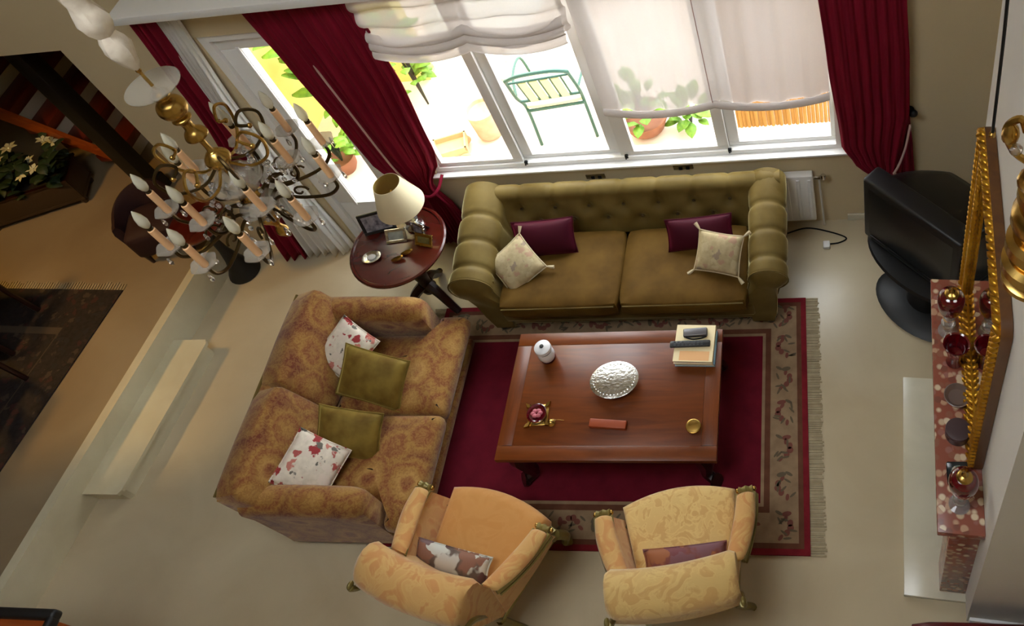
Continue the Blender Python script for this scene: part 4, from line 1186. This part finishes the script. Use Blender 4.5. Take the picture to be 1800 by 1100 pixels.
# hanging brass lamp beside the mirror
hl = thing('hanging_brass_lamp', 'polished brass hanging lamp at the right edge beside the mirror', 'lamp', (.415, 1.127, 3.38))
prof = [(.01, 0), (.05, .0), (.055, .01)]
z = .01
for i, (r, h) in enumerate(((.068, .03), (.06, .02), (.074, .05), (.056, .02), (.072, .06), (.05, .03), (.07, .07), (.054, .02), (.066, .05), (.04, .03), (.03, .04), (.045, .04), (.022, .03))):
    prof += [(r*.82, z), (r, z+h*.25), (r, z+h*.75), (r*.82, z+h)]
    z += h
part('column', lathe(bm(), prof, 28), brass, hl)
for i in range(5):
    a = 2*PI*i/5+2.6; m = RZ(a)
    pts = curve([(.03, 0, z-.10), (.085, 0, z-.08), (.11, 0, z-.02), (.085, 0, z+.02), (.07, 0, z-.01)], 5)
    ar = part('bracket', tube(bm(), pts, .008, 6, m), brass, hl)
    part('finial', lathe(bm(), [(.004, -.03), (.016, -.015), (.018, .0), (.014, .018), (.004, .03)], 12, m @ T(.10, 0, z-.03)), brass, ar)
    b = bm(); ball(b, tuple(m @ Vector((.085, 0, z-.07))), .014, u=8, v=6)
    part('crystal_drop', b, crystal, ar)
part('rod', tube(bm(), [(0, 0, z), (0, 0, z+.35)], .008, 8), brass, hl)
secs = []
for i in range(50):
    zz = z+.33+i*.04; r = .035+.045*abs(math.sin(PI*i*.04/.22+.6))**.7
    secs.append([(r*(1+.12*math.sin(5*a+i))*math.cos(a), r*(1+.12*math.sin(5*a+i))*math.sin(a), zz) for a in [2*PI*q/16 for q in range(16)]])
part('silk_sleeve', loft(bm(), secs), white_m, hl)
part('ceiling_hook', tube(bm(), [(0, 0, z+2.2), (0, 0, 3.02)], .01, 6), brass, hl)
t = thing('lamp_cord', 'thin dark cord hanging from the silk sleeve down to the mirror top', 'cord', (0, 0, 0))
part('cord', tube(bm(), curve([(.50, 2.1, 3.75), (.515, 2.1, 3.35), (.52, 2.1, 3.12), (.525, 2.1, 2.80)], 5), .006, 6), iron, t)
part('cord_end', lathe(bm(), [(.004, .02), (.012, .012), (.012, 0), (.004, -.006)], 10, T(.525, 2.1, 2.79)), brass, t)

# ------------------------------------------------------------------ television on its stand
tv = thing('television', 'black tube television turned towards the sofas, beside the right curtain', 'television', (.405, 3.06, 0), math.radians(-46))
# local: -y is the screen side
b = box(bm(), -.36, -.06, .56, .36, .08, 1.13, .02, 3)
part('bezel', b, black, tv)
def scr(u, v):
    x = -.31+.62*u; z = .63+.44*v
    return (x, -.062-.012*math.sin(PI*u)*math.sin(PI*v), z)
part('screen', surf(bm(), scr, 16, 12), screen, tv, ang=180)
def hump(i):
    t_ = i/8; k = 1-.55*t_**1.6
    return [(x*.33*k, .08+.36*t_, .86+z*.25*k-.03*t_) for x, z in [(math.copysign(abs(math.cos(a))**.5, math.cos(a)), math.copysign(abs(math.sin(a))**.5, math.sin(a))) for a in [2*PI*q/28 for q in range(28)]]]
part('tube_housing', loft(bm(), [hump(i) for i in range(9)]), blackt, tv, ang=60)
part('control_strip', box(bm(), -.30, -.066, .575, .30, -.058, .61, .003), screen, tv)
ts = thing('television_stand', 'black oval footed stand carrying the television', 'stand', (.42, 3.02, 0), math.radians(-46))
def oval(a_, b__, z, cy=.06): return [(a_*math.cos(q*2*PI/36), cy+b__*math.sin(q*2*PI/36), z) for q in range(36)]
part('top_shelf', loft(bm(), [oval(.40, .22, .52), oval(.41, .23, .535), oval(.40, .22, .555)]), blackw, ts)
part('column', loft(bm(), [oval(.11, .07, .04), oval(.09, .06, .2), oval(.12, .08, .52)]), blackw, ts)
part('foot', loft(bm(), [oval(.33, .21, 0), oval(.34, .22, .02), oval(.30, .18, .045), oval(.10, .07, .06)]), blackw, ts)

# ------------------------------------------------------------------ small things along the window wall
t = thing('radiator', 'white panel radiator behind the right end of the green sofa', 'radiator', (-1.2, 3.77, 0))
b = box(bm(), -1.0, -.03, .10, 1.0, .03, .60, .008)
part('panel', b, white_m, t)
for i in range(26):
    part('rib', box(bm(), -.965+.077*i, -.038, .13, -.94+.077*i, -.028, .57, .004, 1), white_m, t, smooth=False)
part('valve', tube(bm(), curve([(1.0, 0, .55), (1.04, -.01, .56), (1.07, -.02, .58)], 4), .014, 8), silver, t)
part('valve_cap', lathe(bm(), [(.02, 0), (.022, .02), (.014, .035)], 12, T(1.07, -.02, .565)), silver, t)
part('pipe', tube(bm(), [(1.04, 0, .55), (1.05, .0, 0.0)], .008, 6), wall_w, t)
for x, z, lab in ((-1.72, .655, 'small dark socket plate on the wall under the second window pane'), (-1.08, .70, 'small brass catch on the wall under the third window pane')):
    t = thing('wall_socket', lab, 'socket', (x, 3.808, z))
    part('plate', box(bm(), -.07, -.008, -.022, .07, .002, .022, .004), M('plate_bronze', (120, 104, 66), .4, .5), t)
    part('toggle', box(bm(), -.03, -.02, -.012, -.004, -.007, .012, .003), iron, t)
    part('toggle', box(bm(), .02, -.02, -.012, .046, -.007, .012, .003), iron, t)
t = thing('floor_cable', 'thin dark cable with a white plug on the floor right of the green sofa', 'cable', (0, 0, 0))
part('wire', tube(bm(), curve([(-.42, 3.70, .008), (-.28, 3.74, .008), (-.12, 3.70, .008), (.0, 3.64, .008), (-.05, 3.60, .008), (-.13, 3.59, .01)], 6), .006, 6), iron, t)
part('plug', box(bm(), -.165, 3.55, .001, -.115, 3.61, .03, .008), white_m, t)

# ------------------------------------------------------------------ dining side
dg = thing('dining_rug', 'dark oriental rug on the raised dining floor', 'rug', (0, 0, .3))
def skew(y, d): return edge_x(y)+d
cor = [(skew(-1.2, -.62), -1.2), (skew(3.22, -.535), 3.22), (-8.3, 3.36), (-8.6, -1.2)]
b = loft(bm(), [[(x, y, 0.0005) for x, y in cor], [(x, y, .012) for x, y in cor]])
part('pile', b, dark_rug, dg, smooth=False)
inn_ = [(skew(-1.2, -.98), -1.0), (skew(2.95, -.85), 2.90), (-8.1, 3.03), (-8.3, -1.0)]
b = bm()
n = 4
o1 = [b.verts.new((x, y, .0128)) for x, y in inn_]
o2 = [b.verts.new((x*.985+(-7.0)*.015, y*.97+1*.03, .0128)) for x, y in inn_]
for i in range(4): b.faces.new((o1[i], o1[(i+1) % 4], o2[(i+1) % 4], o2[i]))
part('border_line', b, M('rug_line', (74, 62, 50), .9), dg, smooth=False)
b = bm()
for i in range(110):
    t_ = i/109; x = -5.53+(-8.25+5.53)*t_; y = 3.225+.135*t_
    box(b, x-.008, y-.005, .001, x+.006, y+.06+random.uniform(-.012, .012), .007)
part('fringe', b, rug_g, dg, kind='stuff', smooth=False)

def dining_chair(label, loc, rz):
    t = thing('dining_chair', label, 'chair', loc, rz, 'dining chairs')
    for sx in (-1, 1):
        part('front_leg', tube(bm(), [(.2*sx, .2, 0), (.2*sx, .2, .22), (.2*sx, .2, .44)], [.016, .02, .024], 8), darkw, t)
        part('back_leg', tube(bm(), curve([(.19*sx, -.24, 0), (.19*sx, -.2, .25), (.19*sx, -.2, .45), (.19*sx, -.26, .95)], 4), .02, 8), darkw, t)
        part('side_rail', box(bm(), .18*sx-.012, -.2, .38, .18*sx+.012, .2, .44), darkw, t, smooth=False)
    part('seat', cushion(bm(), -.23, -.21, .44, .23, .23, .50, .025, .01), burg, t)
    part('back_splat', box(bm(), -.07, -.245, .5, .07, -.225, .92, .004, 1, T(0, -.0, 0)), darkw, t)
    part('top_rail', box(bm(), -.21, -.28, .9, .21, -.25, .98, .01), darkw, t)
    return t
dining_chair('dark wooden dining chair on the oriental rug, nearest the planter', (-6.42, 2.86, .3125), math.radians(93))
dining_chair('dark wooden dining chair on the oriental rug, nearest the marble step', (-6.17, 2.30, .3125), math.radians(88))

# planter of white flowers
pl = thing('flower_planter', 'dark wooden trough of white flowers in front of the staircase', 'planter', (-6.80, 4.13, .3), math.radians(20))
b = box(bm(), -.42, -.16, .06, .42, .16, .09, .004)
for (x0, y0, x1, y1) in ((-.42, -.16, .42, -.135), (-.42, .135, .42, .16), (-.42, -.135, -.395, .135), (.395, -.135, .42, .135)):
    box(b, x0, y0, .09, x1, y1, .30, .004)
part('trough', b, M('planter_wood', (58, 42, 26), .6), pl)
part('rim', frame(.43, .17, .03, .02), darkw, pl, smooth=False).location.z = .295
part('soil', box(bm(), -.39, -.13, .2, .39, .13, .25), M('soil', (30, 22, 16), .95), pl, smooth=False)
for sx in (-1, 1):
    for sy in (-1, 1):
        part('foot', lathe(bm(), [(.02, 0), (.03, .03), (.025, .06)], 8, T(.38*sx, .12*sy, 0)), darkw, pl)
rnd = random.Random(11)
proto = None
for k in range(120):
    a = rnd.random()*2*PI
    mm = T(rnd.uniform(-.40, .40), rnd.uniform(-.17, .17), .28+.26*rnd.random()) @ RZ(a) @ RY(-.8+1.1*rnd.random()) @ Matrix.Scale(.11+.06*rnd.random(), 4)
    if proto is None:
        bb = bm(); surf(bb, lambda u, v: (u, .30*math.sin(PI*u)**.8*(v-.5)*2, .16*math.sin(PI*u)-.08*abs(v-.5)*2), 5, 2)
        proto = part('leaf', bb, leafd, pl, ang=180); proto.matrix_local = mm
    else: share(proto, 'leaf', pl, m=mm)
proto = None
for k in range(17):
    mm = T(-.40+.05*k+rnd.uniform(-.03, .03), rnd.uniform(-.18, .17), .44+.15*rnd.random()) @ RZ(rnd.random()*6) @ RX(rnd.uniform(-.5, .5)) @ Matrix.Scale(.055+.025*rnd.random(), 4)
    if proto is None:
        bb = bm()
        for q in range(6):
            m6 = RZ(q*PI/3)
            vs = [bb.verts.new(m6 @ Vector(p)) for p in ((.08, -.07, 0), (.55, -.24, .16), (1.0, 0, .10), (.55, .24, .16), (.08, .07, 0))]
            bb.faces.new(vs)
        ball(bb, (0, 0, .05), .16, u=8, v=6)
        proto = part('flower', bb, petal_m, pl, ang=60); proto.matrix_local = mm
    else: share(proto, 'flower', pl, m=mm)

# open staircase beyond the dining floor
sk = thing('wooden_staircase', 'dark red wooden staircase with pale risers behind the black post', 'staircase', (-6.33, 4.5, .3))
for k in range(9):
    x1 = -.19*(k-1)+.0; z0 = .2*k-.0
    part('riser', box(bm(), x1-.03, .0, z0-.02, x1-.002, 1.1, z0+.11), M('stair_riser', (196, 186, 166), .7), sk, smooth=False)
    part('tread', box(bm(), x1-.225, -.01, z0+.11, x1+.01, 1.12, z0+.2, .012, 2), stairw, sk)
pts = [(.32, .02), (-1.75, 1.98), (-1.75, 2.24), (.10, .34), (.32, .34)]
b = loft(bm(), [[(x, -.05, z-.02) for x, z in pts], [(x, -.012, z-.02) for x, z in pts]])
part('stringer', b, orangew, sk, smooth=False)
b = loft(bm(), [[(x, 1.12, z-.02) for x, z in pts], [(x, 1.16, z-.02) for x, z in pts]])
part('stringer', b, stairw, sk, smooth=False)
po = thing('black_post', 'tall square black post standing in front of the staircase', 'post', (-5.72, 4.22, .3))
part('shaft', box(bm(), -.065, -.065, 0, .065, .065, 2.9, .01), blackw, po)
part('plinth', box(bm(), -.085, -.085, 0, .085, .085, .16, .012), blackw, po)
# pedestal table beside the platform
pt = thing('tulip_pedestal_table', 'small dark red round table on a black trumpet foot at the end of the wall', 'table', (-4.80, 3.56, 0))
part('foot', lathe(bm(), [(.125, 0), (.13, .012), (.12, .04), (.085, .10), (.055, .2), (.035, .32), (.028, .45), (.03, .6), (.05, .64)], 24), blackw, pt)
part('top', lathe(bm(), [(.05, .64), (.20, .645), (.22, .66), (.22, .675), (.2, .685), (.0, .685)], 32), mahog, pt)
# dark red club chair on the dining floor, behind the chandelier
cc = thing('club_chair', 'dark red upholstered tub chair on the dining floor behind the chandelier', 'armchair', (-5.28, 3.66, .3), math.radians(20))
cc.scale = (.82, .82, .82)
tubm = M('dark_maroon_cloth', (40, 8, 14), .75)
part('seat', cushion(bm(), -.24, -.22, .12, .24, .22, .42, .05, .02), tubm, cc)
secs = []
for i in range(25):
    a = -.35+ (PI+.7)*i/24
    c_, s_ = math.cos(a), math.sin(a)
    h = .50+.16*max(0, s_)
    secs.append([(r*c_, r*s_*.95, z) for r, z in ((.25, .08), (.25, h-.05), (.275, h), (.315, h-.02), (.33, h-.08), (.31, .08))])
part('tub_back', loft(bm(), secs), tubm, cc, ang=60)
for sx in (-1, 1):
    for sy in (-1, 1):
        part('leg', lathe(bm(), [(.016, 0), (.024, .08), (.03, .13)], 8, T(.2*sx, .16*sy, 0)), darkw, cc)

# pieces cut by the lower corners of the frame
co = thing('wooden_console', 'orange wood console with a raised black rim at the lower left corner', 'console', (-4.45, .50, 0))
part('body', box(bm(), -.55, -.26, .08, .55, .26, 1.15, .01), orangew, co)
part('top', box(bm(), -.57, -.28, 1.15, .57, .265, 1.18, .006), orangew, co)
part('rim', box(box(bm(), -.58, .25, 1.15, .58, .30, 1.215, .018, 3), .54, -.28, 1.15, .58, .27, 1.215, .016, 3), blackw, co, 'raised black rim')
for sx in (-1, 1):
    for sy in (-1, 1):
        part('foot', lathe(bm(), [(.03, 0), (.04, .05), (.03, .085)], 10, T(.5*sx, .2*sy, 0)), blackw, co)
be = thing('upholstered_bench', 'dark red leather bench at the lower right corner, by the chimney wall', 'bench', (.60, .78, 0))
part('seat', cushion(bm(), -.40, -.28, .30, .45, .27, .455, .04, .01), M('red_leather', (86, 16, 20), .35), be)
part('frame_box', box(bm(), -.38, -.26, .16, .43, .25, .32, .01), darkw, be)
for sx in (-.33, .38):
    for sy in (-.2, .2):
        part('leg', tube(bm(), [(sx, sy, 0), (sx, sy, .17)], [.018, .028], 8), darkw, be)
